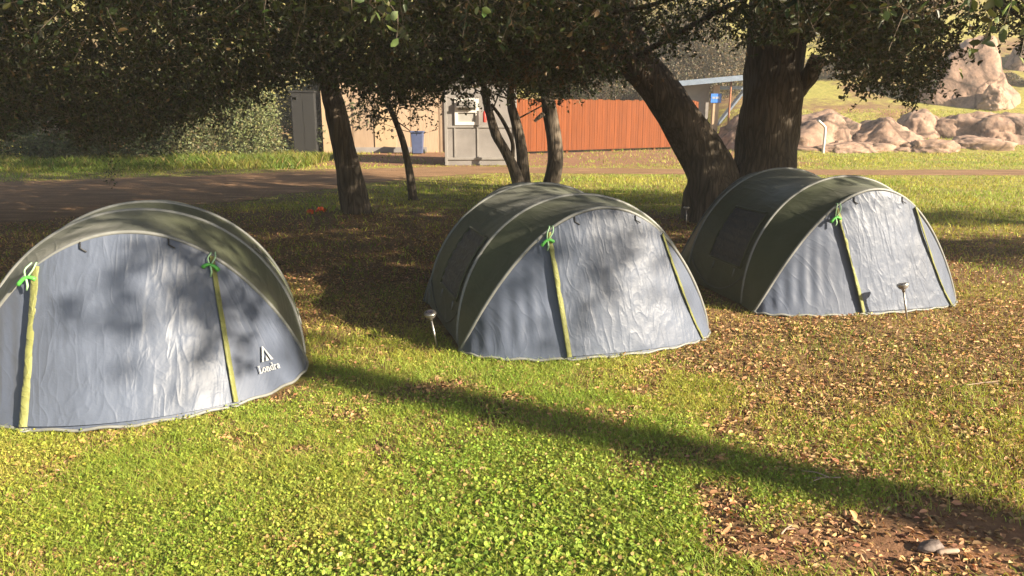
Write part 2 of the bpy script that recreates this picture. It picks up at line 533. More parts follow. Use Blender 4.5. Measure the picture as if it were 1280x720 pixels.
# the dirt track that winds in from the left and runs on to the right
pc = spline(np.array([(-40, 12.5, 4.2), (-22, 12.6, 4.0), (-13, 13.6, 4.2), (-9.5, 15.0, 4.0), (-6.5, 18.0, 3.0), (-3.6, 21.0, 1.9), (-.5, 22.2, 1.3), (4, 21.6, 1.05), (9, 21.2, 1.0), (16, 21.4, 1.05), (28, 22.2, 1.1), (60, 24, 1.1)]), 220)
pv = []
for i, (x, y, w) in enumerate(pc):
    t = pc[min(i + 1, 219)] - pc[max(i - 1, 0)]
    nrm = np.array([-t[1], t[0]]) / np.hypot(t[0], t[1])
    e0 = w * (1 + .35 * (fbm(i * .17, 3.3, 81) - .5)); e1 = w * (1 + .35 * (fbm(i * .17, 9.3, 82) - .5))
    for k in np.linspace(-1, 1, 9):
        p = np.array([x, y]) + nrm * (k * (e0 if k < 0 else e1))
        pv.append((p[0], p[1], float(gz(p[0], p[1])) + .014 - .010 * abs(k) ** 3))
pq = [(i * 9 + j, (i + 1) * 9 + j, (i + 1) * 9 + j + 1, i * 9 + j + 1) for i in range(219) for j in range(8)]
tag(link('path', np_mesh('path', pv, pq), path_mat(), None, True), kind='structure')
def on_path(x, y):
    d = np.full(np.shape(x), 9e9)
    for px, py, w in pc[::2]:
        d = np.minimum(d, np.hypot(x - px, y - py) - w)
    return d

# ------------------------------------------------------------------ leaves and twigs as real meshes
def unit(v): return v / np.maximum(np.linalg.norm(v, axis=-1, keepdims=True), 1e-9)

def leaf_mesh(name, P, D, L, W, col, fold=.25, curl=.2, up=None):
    """two quads folded along the midrib per leaf; P base, D direction"""
    n = len(P)
    D = unit(D)
    U = rng.normal(size=(n, 3)) if up is None else up
    X = unit(np.cross(D, U)); Nn = np.cross(X, D)
    L = np.broadcast_to(L, n)[:, None]; W = np.broadcast_to(W, n)[:, None]
    b = P
    m1 = P + D * L * .35; m2 = P + D * L * .75 - Nn * L * curl * .35
    t = P + D * L - Nn * L * curl
    l1 = m1 + X * W * .5 + Nn * W * fold; r1 = m1 - X * W * .5 + Nn * W * fold
    l2 = m2 + X * W * .42 + Nn * W * fold; r2 = m2 - X * W * .42 + Nn * W * fold
    V = np.stack([b, r1, r2, t, l2, l1], 1).reshape(-1, 3)
    o = np.arange(n)[:, None] * 6
    Q = np.concatenate([o + np.array([0, 1, 2, 3]), o + np.array([0, 3, 4, 5])])
    return np_mesh(name, V, Q, np.repeat(col, 6, 0))

def oakcol(n, dry=.03, k=1.0):
    c = np.array([.052, .066, .022]) * k
    c = c * (1 + .38 * rng.normal(size=(n, 1)).clip(-1.6, 2.2)) * (1 + .12 * rng.normal(size=(n, 3)))
    d = rng.random(n) < dry
    c[d] = np.array([.19, .125, .06]) * (1 + .3 * rng.normal(size=(d.sum(), 1)))
    return np.clip(c, .008, .6)

def sprays(C, ntw, nlf, tl, L, aspect=.5, droop=.35, spread=1.0):
    """clumps at C: ntw twigs of nlf leaves each. returns leaf base, direction, length and twig segments"""
    n = len(C)
    td = unit(rng.normal(size=(n, ntw, 3)) * np.array([1, 1, .8]) + np.array([0, 0, -droop]))
    ln = tl * rng.uniform(.6, 1.3, (n, ntw, 1))
    st = C[:, None] + rng.normal(size=(n, ntw, 3)) * tl * .35 * spread
    en = st + td * ln
    u = rng.random((n, ntw, nlf, 1)) ** .8
    P = st[:, :, None] + td[:, :, None] * ln[:, :, None] * u
    D = unit(td[:, :, None] * .6 + rng.normal(size=(n, ntw, nlf, 3)) * .8)
    LL = L * rng.uniform(.6, 1.25, (n, ntw, nlf))
    return P.reshape(-1, 3), D.reshape(-1, 3), LL.ravel(), np.stack([st, en], 2).reshape(-1, 2, 3)

def twig_mesh(name, seg, r=.003):
    n = len(seg)
    d = unit(seg[:, 1] - seg[:, 0])
    X = unit(np.cross(d, rng.normal(size=(n, 3)))); Y = np.cross(d, X)
    V = []
    for end, rr in ((0, r), (1, r * .5)):
        for k in range(3):
            a = 2 * np.pi * k / 3
            V.append(seg[:, end] + X * rr * math.cos(a) + Y * rr * math.sin(a))
    V = np.stack(V, 1).reshape(-1, 3)
    o = np.arange(n)[:, None] * 6
    Q = np.concatenate([o + np.array(q) for q in ((0, 1, 4, 3), (1, 2, 5, 4), (2, 0, 3, 5))])
    return np_mesh(name, V, Q)

# where the crowns' shade falls on the ground (the shade seen behind the tents)
SHADE = np.array([(-30, 4.8), (-6.0, 5.9), (-4.5, 5.5), (-3.7, 4.75), (-2.7, 4.4), (-1.9, 4.7), (-1.4, 5.7), (-.6, 5.5), (.3, 6.25), (.9, 7.6), (1.7, 8.6), (3.0, 9.0), (4.6, 9.6), (4.8, 12.0), (4.2, 15.0), (1.2, 16.6), (-.2, 18.4), (-3.6, 20.4), (-5, 21.8), (-9.6, 23.4), (-14, 28), (-16, 32), (-32, 36)])
BAR1 = np.array([(4.2, 8.35), (13, 8.0), (13, 9.5), (4.2, 9.75)])
BAR2 = np.array([(4.2, 11.2), (14, 10.8), (14, 12.1), (4.2, 12.5)])
def inside(x, y, poly=SHADE):
    r = np.zeros(np.shape(x), bool)
    for i in range(len(poly)):
        x0, y0 = poly[i]; x1, y1 = poly[i - 1]
        c = (y0 > y) != (y1 > y)
        with np.errstate(divide='ignore', invalid='ignore'):
            r ^= c & (x < (x1 - x0) * (y - y0) / (y1 - y0 + 1e-12) + x0)
    return r
def edge_dist(x, y, poly=SHADE):
    d = np.full(np.shape(x), 9e9)
    for i in range(len(poly)):
        a = poly[i - 1]; b = poly[i]; ab = b - a
        t = np.clip(((x - a[0]) * ab[0] + (y - a[1]) * ab[1]) / ab.dot(ab), 0, 1)
        d = np.minimum(d, np.hypot(x - a[0] - t * ab[0], y - a[1] - t * ab[1]))
    return d
COT = 1 / math.tan(SUN_EL)
SX, SY = math.sin(SUN_AZ) * COT, math.cos(SUN_AZ) * COT
def shadow_xy(P): return P[:, 0] - P[:, 2] * SX, P[:, 1] - P[:, 2] * SY
def in_view(P, margin=.25):
    v = CAM_H + .142 * P[:, 1] + margin
    return (P[:, 1] > -.3) & (np.abs(P[:, 0]) < .74 * P[:, 1] + .8) & (P[:, 2] < v)

# ---- clumps of the upper crowns: kept where they shade the ground behind the tents
n = 17000
gxs = rng.uniform(-26, 14, n); gys = rng.uniform(4.3, 35, n)
bars = inside(gxs, gys, BAR1) | inside(gxs, gys, BAR2)
ok = inside(gxs, gys) | bars
ed = edge_dist(gxs, gys)
gap = fbm(gxs * .55 + 3, gys * 1.5, 91)
pk = np.where(ed < .6, .4, np.where(ed < 1.4, .6, 1.0)) * np.where(gap > .62, .12, 1.0)
pk = np.where(bars & ~inside(gxs, gys), .9, pk) * np.where((gxs < -12) & (gys < 19), .6, 1)
ok &= rng.random(n) < pk
gxs, gys = gxs[ok], gys[ok]
hh = rng.uniform(2.7, 6.6, len(gxs)); lf = (gys > 18) & (gxs < -4); hh = np.where(lf, np.maximum(hh + 2.2, 5.4 + (gys - 20) * .25 + rng.uniform(0, 2.5, len(gxs))), hh)
UC = np.stack([gxs + SX * hh, gys + SY * hh, hh], -1)
UC = UC[~in_view(UC, .45)]
# ---- clumps that hang into the picture: the low skirt of the crowns
bu = np.array([-400, 0, 60, 110, 200, 300, 370, 420, 450, 475, 545, 570, 640, 700, 745, 800, 840, 1010, 1030, 1070, 1130, 1165, 1180, 1245, 1290, 1600])
bv = np.array([180, 176, 150, 172, 166, 130, 104, 96, 116, 128, 122, 112, 112, 118, 104, 84, 60, 52, 86, 112, 128, 100, 56, 50, 84, 110])
n = 9000
uu = rng.uniform(-380, 1620, n); YY_ = rng.uniform(4.6, 13.6, n)
dirx = (uu - 640) / F_PX * .99
xw = dirx * YY_
vlow = np.interp(uu, bu, bv) + 44 * (fbm(uu * .03, YY_ * .8, 95) - .5) - 4
vmax = np.where(YY_ < 9.0, 20 + (vlow - 20) * sstep(4.6, 9.0, YY_) ** 1.4, vlow)
zlow = CAM_H + (143 - vmax) / F_PX * YY_ + .10
zz = zlow + rng.exponential(.62, n)
VC = np.stack([xw, YY_, zz], -1)
okv = (zz < 3.6)
sx_, sy_ = shadow_xy(VC)
insd = inside(sx_, sy_)
okv &= insd | (rng.random(n) < .12)
# the right side thins out so the boulder shows through
okv &= ~((uu > 1150) & (uu < 1262) & (rng.random(n) < .75))
okv &= ~((uu > 760) & (uu < 930) & (rng.random(n) < .75))
VC = VC[okv]; VU = uu[okv]
tops = VC[:, 2] > CAM_H + .145 * VC[:, 1]
keep = ~tops | (rng.random(len(VC)) < .5)
VC, VU = VC[keep], VU[keep]

def crown(parent, C, ntw, nlf, tl, L, k=1.0, dry=.03, twigs=True, droop=.35, name='crown', aspect=.5, r=.0028):
    P, D, LL, seg = sprays(C, ntw, nlf, tl, L, droop=droop)
    me = leaf_mesh(name, P, D, LL, LL * aspect, oakcol(len(P), dry, k))
    o = link(name, me, M_leaf, parent)
    if twigs:
        tag(link('twigs', twig_mesh('twigs', seg, r), M_twig, o), kind='stuff')
    return o

def limb(acc, pts, n=18, nn=14, bmp=.16, seed=0):
    """pts: rows of x,y,z,r"""
    s = spline(np.array(pts), n)
    acc.tube(s[:, :3], s[:, 3], nn, bmp, seed)

def px_limb(pts, Y, dy=0.0):
    out = []
    for i, p in enumerate(pts):
        yy = Y + (p[3] if len(p) > 3 else 0)
        q = at(p[0], p[1], yy)
        out.append((*q, p[2] * pxm(yy)))
    return out

def branches(acc, starts, C, k, r0=.035):
    if len(C) == 0: return
    for c in C[rng.choice(len(C), min(k, len(C)), replace=False)]:
        s = starts[np.argmin(np.linalg.norm(starts - c, axis=1) + rng.random(len(starts)) * 1.5)]
        m = (s + c) / 2 + rng.normal(size=3) * .25 + np.array([0, 0, .35])
        sp = spline(np.array([(*s, r0), (*m, r0 * .55), (*c, r0 * .16)]), 9)
        acc.tube(sp[:, :3], sp[:, 3], 5, 0, 0)

# ---- assign the clumps to trees
Dp, Ep, Fp = np.array([12.85, -3.75]), np.array([11.3, 5.55]), np.array([12.6, 8.4])
Ap, Bp, Gp = np.array([3.1, 11.5]), np.array([-2.6, 12.4]), np.array([-10.5, 9.5])
roots = np.stack([Ap, Bp, Dp, Ep, Fp, Gp])
wgt = np.array([0, .6, 60, 1.2, 1.2, 0])
ua = np.argmin(np.linalg.norm(UC[:, None, :2] - roots[None], axis=2) + wgt, axis=1)
va = np.where(VC[:, 0] > -.9, 0, np.where(VC[:, 0] > -6.8, 1, 5))
# the multi-stemmed and the slender tree get low clumps of their own
def blob(u, v, Y, su, sv, sy, n):
    return np.array([at(u + rng.normal() * su, v + rng.normal() * sv, Y + rng.normal() * sy) for _ in range(n)])

# big forked oak
t = empty('oak_tree', (Ap[0], Ap[1], 0))
tag(t, 'largest oak, with a thick leaning trunk forked from an upright one behind the right tent', 'tree', 'oak trees over the campsite')
def local(pts, root): return [(p[0] - root[0], p[1] - root[1], p[2], p[3]) for p in pts]
acc = Acc()
L1 = px_limb([(900, 300, 66), (902, 272, 54), (894, 240, 40), (884, 205, 30), (856, 155, 25), (822, 108, 23), (790, 74, 21), (748, 54, 18), (700, 50, 16, -.4), (650, 44, 14, -.9), (590, 30, 11, -1.2), (520, 5, 8, -1.4)], 11.5)
L2 = px_limb([(925, 300, 70), (938, 268, 58), (950, 235, 45), (957, 200, 38), (962, 150, 38), (967, 100, 37), (970, 50, 36), (972, 0, 34), (985, -70, 28), (1010, -160, 20), (1060, -240, 10)], 11.6)
L3 = px_limb([(800, 82, 24), (780, 40, 21), (765, -20, 17), (740, -100, 13, .4), (690, -190, 7, .8)], 11.55)
L4 = px_limb([(985, 125, 13), (1008, 100, 11, -.15), (1018, 82, 10, -.25), (1022, 72, 9, -.3)], 11.5)
L5 = px_limb([(968, 70, 22), (1010, 30, 17, -.2), (1070, 5, 13, -.5), (1150, -25, 9, -.9), (1250, -60, 5, -1.4)], 11.6)
for i, l in enumerate((L1, L2, L3, L4, L5)):
    limb(acc, local(l, Ap), 34 if i < 2 else 16, 20 if i < 2 else 12, .22, i + 3)
acc_starts = np.array([p[:3] for p in L1[6:] + L2[6:] + L3 + L5])
CA = VC[va == 0]
sel = np.concatenate([CA, UC[ua == 0]])
branches(acc, acc_starts - np.array([Ap[0], Ap[1], 0]), sel - np.array([Ap[0], Ap[1], 0]), 70, .05)
acc.build('trunk', M_bark, t)
stub = Acc().tube(np.array([at(1019, 80, 11.24), at(1023, 71, 11.2)]) - np.array([Ap[0], Ap[1], 0]), [.125, .10], 12, .1, 4)
stub.build('broken_branch_end', M_paletwig, t)
crown(t, CA - np.array([Ap[0], Ap[1], 0]), 5, 10, .26, .05, 1.0, .05)
crown(t, UC[ua == 0] - np.array([Ap[0], Ap[1], 0]), 6, 9, .42, .10, .9, .02, False, name='upper_crown')
# brown dead leaves on the limb
dl = blob(690, 40, 9.2, 42, 24, .6, 130)
P, D, LL, seg = sprays(dl - np.array([Ap[0], Ap[1], 0]), 4, 8, .2, .055, droop=1.2)
link('dead_leaves', leaf_mesh('dead_leaves', P, D, LL, LL * .45, np.clip(np.array([.17, .10, .05]) * (1 + .3 * rng.normal(size=(len(P), 1))), .02, .4)), M_leaf, t)

# oak with the curved trunk
t = empty('oak_tree', (Bp[0], Bp[1], 0))
tag(t, 'oak with a single bent trunk beside the orange scraps, between left and middle tents', 'tree', 'oak trees over the campsite')
acc = Acc()
L1 = px_limb([(447, 285, 24), (446, 266, 19), (438, 225, 17), (428, 180, 15), (420, 140, 13.5), (412, 108, 12), (405, 70, 11), (395, 20, 9), (380, -60, 7)], 12.38)
L2 = px_limb([(412, 105, 9), (370, 60, 8, -.5), (310, 35, 6, -1.1), (230, 20, 5, -1.8), (150, 5, 3, -2.4)], 12.38)
L3 = px_limb([(408, 80, 9), (440, 40, 7, -.4), (490, 10, 5, -.9), (540, -30, 3, -1.4)], 12.38)
for i, l in enumerate((L1, L2, L3)): limb(acc, local(l, Bp), 26, 14, .16, i + 13)
st = np.array([p[:3] for p in L1[5:] + L2 + L3])
CB = VC[va == 1]; o3 = np.array([Bp[0], Bp[1], 0])
branches(acc, st - o3, np.concatenate([CB, UC[ua == 1]]) - o3, 60, .035)
acc.build('trunk', M_bark, t)
crown(t, CB - o3, 5, 10, .26, .05, 1.0, .03)
crown(t, UC[ua == 1] - o3, 6, 9, .42, .10, .9, .02, False, name='upper_crown')

# oak out at the left edge
t = empty('oak_tree', (Gp[0], Gp[1], 0))
tag(t, 'oak at the left edge, its low skirt of leaves hanging over the dirt track', 'tree', 'oak trees over the campsite')
acc = Acc()
limb(acc, [(0, 0, -.2, .3), (.1, 0, .8, .24), (.3, -.1, 2.0, .2), (.6, -.2, 3.2, .15), (.8, -.2, 5, .06)], 20, 14, .2, 23)
limb(acc, [(.3, -.1, 2.0, .12), (1.3, -.3, 2.9, .09), (2.6, -.4, 3.2, .05)], 12, 10, .15, 24)
o3 = np.array([Gp[0], Gp[1], 0]); CG = VC[va == 5]
st = np.array([(.3, -.1, 2.0), (.6, -.2, 3.2), (1.3, -.3, 2.9), (2.6, -.4, 3.2)])
branches(acc, st, np.concatenate([CG, UC[ua == 5]]) - o3, 30, .035)
acc.build('trunk', M_bark, t)
crown(t, CG - o3, 5, 10, .27, .05, 1.0, .03)
if (ua == 5).sum(): crown(t, UC[ua == 5] - o3, 6, 9, .42, .10, .9, .02, False, name='upper_crown')

# oaks beside the camera on the right (their trunks and crowns throw the long shadows)
def near_sprigs(spec):
    """leafy twigs that hang close overhead: list of (u,v,Y,length)"""
    out = []
    for u, v, Y, ln in spec:
        out.append((at(u, v, Y), ln))
    return out
for (pp, idx, lab, rr, hgt) in ((Dp, 2, 'tall tree off to the right, second stem added to widen its long lawn shadow', .125, 8.6),
                                (Ep, 3, 'oak off to the right, casting the lower shadow bar, its sprigs hanging over the boulder', .26, 3.0),
                                (Fp, 4, 'oak farther off to the right of the right tent, casting the upper shadow bar', .2, 3.2)):
    t = empty('oak_tree', (pp[0], pp[1], 0))
    tag(t, lab, 'tree', 'oak trees over the campsite')
    acc = Acc()
    limb(acc, [(0, 0, -.2, rr * 1.35), (.03, .02, .5, rr * 1.05), (-.04, 0, 1.6, rr), (.02, .05, hgt, rr * .85), (.1, 0, hgt + 1.6, rr * .5), (.1, .1, hgt + 3, rr * .15)], 22, 14, .16, idx * 7)
    if idx == 2:  # second stem added so the cast shadow band turns out broader and fainter
        limb(acc, [(0, 0, .3, .16), (.06, .10, 1.2, .13), (.09, .15, 3, .12), (.10, .17, 7, .115), (.14, .16, hgt + .8, .08)], 22, 12, .16, 77)
    st = np.array([(-.02, 0, hgt - .3), (.02, .05, hgt), (.06, 0, hgt + .9), (.1, 0, hgt + 1.6)])
    C = UC[ua == idx] - np.array([pp[0], pp[1], 0])
    branches(acc, st, C, 40, .05)
    acc.build('trunk', M_bark, t)
    if len(C): crown(t, C, 6, 9, .42, .10, .9, .02, False)
    if idx == 2:
        crown(t, np.array([(.1, 0, hgt + 1.6)]) + rng.normal(size=(60, 3)) * np.array([.7, .7, .8]), 5, 9, .4, .09, .9, .02, False)
    if idx == 3:
        tw = []; P_ = []; D_ = []; L_ = []; Cc = []
        base = np.array([pp[0], pp[1], 0])
        for u, v, Y, ln, k, lf in ((1210, 18, 2.7, .16, 9, .052), (1228, 60, 2.9, .2, 12, .048), (1255, 30, 3.1, .2, 16, .045), (1205, 85, 4.2, .2, 10, .05), (1165, 20, 3.6, .25, 16, .045), (1110, 6, 3.8, .2, 12, .045), (1275, 75, 3.4, .22, 12, .045),
                                (478, 28, 3.3, .2, 14, .045), (495, 52, 3.3, .12, 7, .045), (440, 12, 3.6, .2, 14, .045), (600, 8, 3.6, .2, 9, .042), (330, 16, 3.9, .25, 12, .045), (470, 8, 3.2, .2, 12, .048)):
            e = at(u, v, Y); s = e + np.array([rng.normal() * .06 + .05, rng.normal() * .06, ln + .12])
            s0 = s + np.array([.5, -.15, .45])
            sp = spline(np.array([s0, s, (s + e) / 2 + rng.normal(size=3) * .02, e]), 9)
            for a, b in zip(sp[:-1], sp[1:]): tw.append((a - base, b - base))
            for j in range(k):
                q = sp[2 + int(rng.integers(0, 7))] if j else e
                P_.append(q - base + rng.normal(size=3) * .012); D_.append(rng.normal(size=3) * np.array([1, .6, .7]) + np.array([0, -.1, -.5])); L_.append(lf * rng.uniform(.8, 1.35))
        n_ = len(P_)
        ls = link('foliage', leaf_mesh('foliage', np.array(P_), np.array(D_), np.array(L_), np.array(L_) * .58, oakcol(n_, .02, 2.6), .12, .1), M_leaf, t)  # leaf colour raised so these near sprigs look sunlit
        tag(link('twigs', twig_mesh('twigs', np.array(tw), .0022), M_twig, ls), kind='stuff')

# slender tree
sp0 = np.array([-1.9, 14.3, 0])
t = empty('slender_oak', sp0)
tag(t, 'thin young oak with a pencil slim trunk in front of the beige building', 'tree')
acc = Acc()
L1 = px_limb([(517, 256, 7), (515, 235, 5.5), (510, 205, 4.8), (503, 175, 4.2), (494, 150, 3.6), (484, 125, 3), (480, 95, 2)], 14.3)
limb(acc, local(L1, sp0), 20, 9, .1, 33)
CS = np.concatenate([blob(490, 128, 14.2, 26, 13, .5, 36), blob(465, 140, 14.0, 12, 9, .4, 9), blob(530, 122, 14.2, 14, 10, .4, 10), blob(505, 85, 14.2, 30, 20, .5, 25)])
branches(acc, np.array([p[:3] for p in L1[4:]]) - sp0, CS - sp0, 14, .014)
acc.build('trunk', M_bark, t)
crown(t, CS - sp0, 4, 8, .24, .05)
# three-stemmed tree
mp0 = np.array([.45, 16.2, 0])
t = empty('three_stemmed_oak', mp0)
tag(t, 'three stemmed oak standing behind the middle tent in front of the grey cabin', 'tree')
acc = Acc()
St = [px_limb([(654, 262, 13), (650, 236, 9), (641, 208, 7), (630, 186, 6), (620, 168, 6), (613, 145, 5.2), (606, 118, 4.5), (602, 80, 3)], 16.1),
      px_limb([(656, 262, 11), (656, 236, 8.5), (654, 205, 7.5), (650, 175, 6.8), (644, 150, 6), (638, 125, 5), (640, 85, 3.5)], 16.25),
      px_limb([(686, 262, 14), (688, 236, 11), (694, 205, 10), (693, 175, 9.5), (688, 145, 9), (684, 115, 8), (690, 80, 6), (700, 40, 4)], 16.35),
      px_limb([(641, 196, 2.6), (640, 176, 2.6), (628, 150, 2.4), (614, 130, 2)], 16.12),
      px_limb([(680, 142, 3), (672, 148, 2.4), (668, 152, 1.6)], 16.2)]
for i, l in enumerate(St): limb(acc, local(l, mp0), 22, 10, .14, 43 + i)
CM = np.concatenate([blob(605, 95, 16, 28, 16, .6, 40), blob(660, 92, 16, 32, 16, .6, 50), blob(720, 92, 16, 24, 16, .6, 36), blob(670, 50, 15.6, 60, 20, .8, 60)])
branches(acc, np.array([p[:3] for l in St[:3] for p in l[-3:]]) - mp0, CM - mp0, 30, .02)
acc.build('trunk', M_bark, t)
crown(t, CM - mp0, 5, 8, .28, .055)

# hanging sprigs over the left tent
hang = empty('hanging_sprig', at(140, 120, 9.0))
tag(hang, 'thin leafy sprig dangling alone above the left tent against the dirt track', 'twig')
o3 = np.array(hang.location)
pts = np.array([at(138, 100, 9), at(140, 140, 9), at(137, 180, 9), at(140, 205, 9), at(137, 232, 9)]) - o3
a = Acc().tube(spline(pts, 12), np.linspace(.006, .002, 12), 5)
a.build('stem', M_twig, hang)
q = np.concatenate([spline(pts[1:], 40) + rng.normal(size=(40, 3)) * .035, spline(pts[2:], 40) + rng.normal(size=(40, 3)) * .06])
link('leaves', leaf_mesh('leaves', q, rng.normal(size=(80, 3)) + np.array([0, 0, -.5]), rng.uniform(.025, .045, 80), rng.uniform(.014, .024, 80), oakcol(80, .1)), M_leaf, hang)

# ------------------------------------------------------------------ bushes and far trees
def bush(name, label, cat, c, size, n, L, k=1.0, base=(.06, .078, .028), group=None, dry=.0, lobes=9, trunk=False):
    t = empty(name, (c[0], c[1], float(hz(c[0], c[1])) if len(c) < 3 else c[2]))
    tag(t, label, cat, group)
    size = np.array(size)
    lc = unit(rng.normal(size=(lobes, 3))) * rng.uniform(.25, .75, (lobes, 1)) * size * .5
    lc[:, 2] = np.abs(lc[:, 2]) * 1.2
    lr = rng.uniform(.28, .5, lobes)
    if trunk: lc[:, 2] += size[2] * .42
    else: lc[:, 2] += size[2] * .12
    w = rng.integers(0, lobes, n)
    d = unit(rng.normal(size=(n, 3)))
    rad = rng.random(n) ** .4
    bumpy = 1 + .35 * (fbm(d[:, 0] * 3 + w * 7, d[:, 1] * 3 + d[:, 2] * 2, 17) - .5)
    P = lc[w] + d * (rad * lr[w] * bumpy)[:, None] * size * np.array([.62, .62, .72])
    P = P[P[:, 2] > .02]
    nn = len(P)
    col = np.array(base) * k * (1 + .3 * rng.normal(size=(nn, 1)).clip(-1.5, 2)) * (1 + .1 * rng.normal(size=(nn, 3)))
    if dry:
        dm = rng.random(nn) < dry; col[dm] = np.array([.2, .14, .08]) * (1 + .3 * rng.normal(size=(dm.sum(), 1)))
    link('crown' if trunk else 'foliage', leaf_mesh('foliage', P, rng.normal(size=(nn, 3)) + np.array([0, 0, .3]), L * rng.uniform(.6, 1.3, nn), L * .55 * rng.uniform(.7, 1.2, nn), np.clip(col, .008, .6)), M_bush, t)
    a = Acc()
    for q in lc[:6]:
        s = np.array([(rng.normal() * .05, rng.normal() * .05, -.1, .03 * size[2] if trunk else .03), (q[0] * .3, q[1] * .3, q[2] * .5, .02 * size[2] if trunk else .02), (*q, .008)])
        ss = spline(s, 8); a.tube(ss[:, :3], ss[:, 3], 6, .1, 5)
    a.build('trunk' if trunk else 'stems', M_bark if trunk else M_twig, t)
    return t
bg = 'bushes along the far side of the track'
bush('bush', 'sunlit olive bush nearest the tall cabinet, rightmost of the hedge', 'bush', (-9.75, 27.3), (2.8, 2.6, 3.4), 15000, .09, 1.5, (.10, .11, .045), bg)
bush('bush', 'bush with yellowish lit leaves, second from the tall cabinet', 'bush', (-11.6, 26.6), (3.4, 2.8, 3.2), 12000, .09, 1.4, (.09, .095, .04), bg, .05)
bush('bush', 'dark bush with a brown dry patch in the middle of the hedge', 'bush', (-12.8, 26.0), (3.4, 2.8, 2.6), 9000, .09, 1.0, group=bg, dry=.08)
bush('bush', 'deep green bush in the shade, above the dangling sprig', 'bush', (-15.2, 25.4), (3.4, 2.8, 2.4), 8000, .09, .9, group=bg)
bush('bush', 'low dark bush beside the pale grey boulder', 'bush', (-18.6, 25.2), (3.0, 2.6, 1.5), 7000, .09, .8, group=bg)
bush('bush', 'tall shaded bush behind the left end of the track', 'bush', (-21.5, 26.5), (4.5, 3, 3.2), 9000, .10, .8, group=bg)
tg = 'trees behind the hedge'
for i, (x, y, s, lab) in enumerate(((-8.5, 34, (6, 5, 6.0), 'dense tree rising behind the sunlit end of the hedge'),
                                  (-14, 33, (7, 5, 6.5), 'dense tree behind the middle of the hedge'),
                                  (-20, 32, (7.5, 5.5, 6.5), 'dense tree behind the low bush and pale boulder'),
                                  (-27, 31, (7.5, 5.5, 6.5), 'dense tree at the far left, behind the tall shaded bush'))):
    bush('dense_tree', lab, 'tree', (x, y), s, 14000, .15, .85, group=tg, lobes=14)
bush('olive_tree', 'greyish small leaved tree behind the orange fence, left of the open shed', 'tree', (5.4, 42), (8.5, 5, 9.5), 36000, .13, 1.0, (.085, .075, .042), 'trees behind the fence and shed', .25, 22)
bush('olive_tree', 'greyish small leaved tree rising behind the open shed roof', 'tree', (10.6, 43.5), (7.5, 5, 9.0), 34000, .13, 1.0, (.085, .075, .042), 'trees behind the fence and shed', .25, 22)
bush('olive_tree', 'shaggy tree behind the beige building', 'tree', (-2.5, 42), (9, 5, 7.5), 22000, .14, .9, (.07, .075, .035), 'trees behind the fence and shed', .1, 14, True)
sg = 'shrubs on the rocky slope'
for i, (u, v, Y, s, lab) in enumerate(((1035, 112, 47, (4, 3, 2.2), 'grey brown shrub high on the slope just right of the big trunk'),
                                     (1085, 102, 50, (4, 3, 2.0), 'dull shrub on the slope above the grassy shelf'),
                                     (1150, 70, 56, (6, 4, 3), 'dark shrub up behind the biggest boulder'),
                                     (1265, 134, 45, (2.6, 2, 1.0), 'low shrub at the foot of the second boulder'),
                                     (1108, 180, 33.5, (1.6, 1.2, .6), 'small green shrub in the gap between the rock slabs'),
                                     (1000, 100, 55, (6, 4, 3.5), 'brownish shrub on the skyline behind the big trunk'),
                                     (930, 120, 50, (5, 4, 3), 'brownish shrub on the slope beyond the rusty pole'))):
    p = at(u, v, Y)
    bush('slope_shrub', lab, 'shrub', (p[0], Y), s, 4500, .12, 1.2, (.10, .09, .055), sg, .2, 7)

# ------------------------------------------------------------------ rocks
def rock(label, c, size, seed, rough=.5, taper=0.0, sub=5, rz=0.0, group='granite rocks on the slope', mat_=None, name='granite_boulder', cat='boulder', flat=.3):
    bm = bmesh.new()
    bmesh.ops.create_icosphere(bm, subdivisions=sub, radius=1)
    rs = np.random.default_rng(seed)
    o = Vector((seed * 3.7, seed * 1.3, seed * .7))
    pn = unit(rs.normal(size=(20, 3)) + np.array([0, 0, .15])); ph = rs.uniform(1 - rough * .75, 1.0, 20)
    for v in bm.verts:
        p = v.co.copy()
        cs = pn @ np.array(p)
        q = ph / np.maximum(cs, .08)
        d = -math.log(float(np.exp(-14 * q).sum())) / 14
        d = min(d, 1.25)
        d *= 1 + .08 * mnoise.fractal(p * 1.6 + o, .9, 2.1, 5) + rough * .2 * mnoise.fractal(Vector((p.x * 2.2, p.y * 2.2, p.z * 5.0)) + o, .8, 2.2, 4)
        crack = abs(mnoise.noise(p * 1.7 + o * 1.3))
        d -= .26 * rough * max(0, .06 - crack) / .06
        v.co = p * d
        if v.co.z < -flat: v.co.z = -flat + (v.co.z + flat) * .2
    if taper:
        for v in bm.verts:
            k = 1 - taper * max(0, v.co.z + flat) / (1 + flat)
            v.co.x = v.co.x * k + .12 * (1 - k); v.co.y *= k
    S = Matrix.Rotation(rz, 4, 'Z') @ Matrix.Diagonal((size[0] / 2, size[1] / 2, size[2] / (1 + flat), 1))
    bmesh.ops.transform(bm, matrix=S, verts=bm.verts)
    o = bm_obj(name, bm, mat_ or M_rock, None, True)
    z = float(hz(c[0], c[1])) + size[2] * flat / (1 + flat) * .55 if len(c) < 3 else c[2]
    o.location = (c[0], c[1], z)
    return tag(o, label, cat, group)
def prock(label, u0, u1, vt, vb, Y, seed, depth=.7, **k):
    p0 = at(u0, vb, Y); p1 = at(u1, vb, Y); w = p1[0] - p0[0]
    h = (vb - vt) * pxm(Y) * 1.03
    x = (p0[0] + p1[0]) / 2
    return rock(label, (x, Y + w * depth * .15, p0[2] + h * .18), (w * 1.08, w * depth, h), seed, **k)
prock('biggest boulder, tall and pale, partly hidden by hanging oak leaves', 1128, 1284, 40, 136, 42, 3, .8, rough=.34, taper=.55)
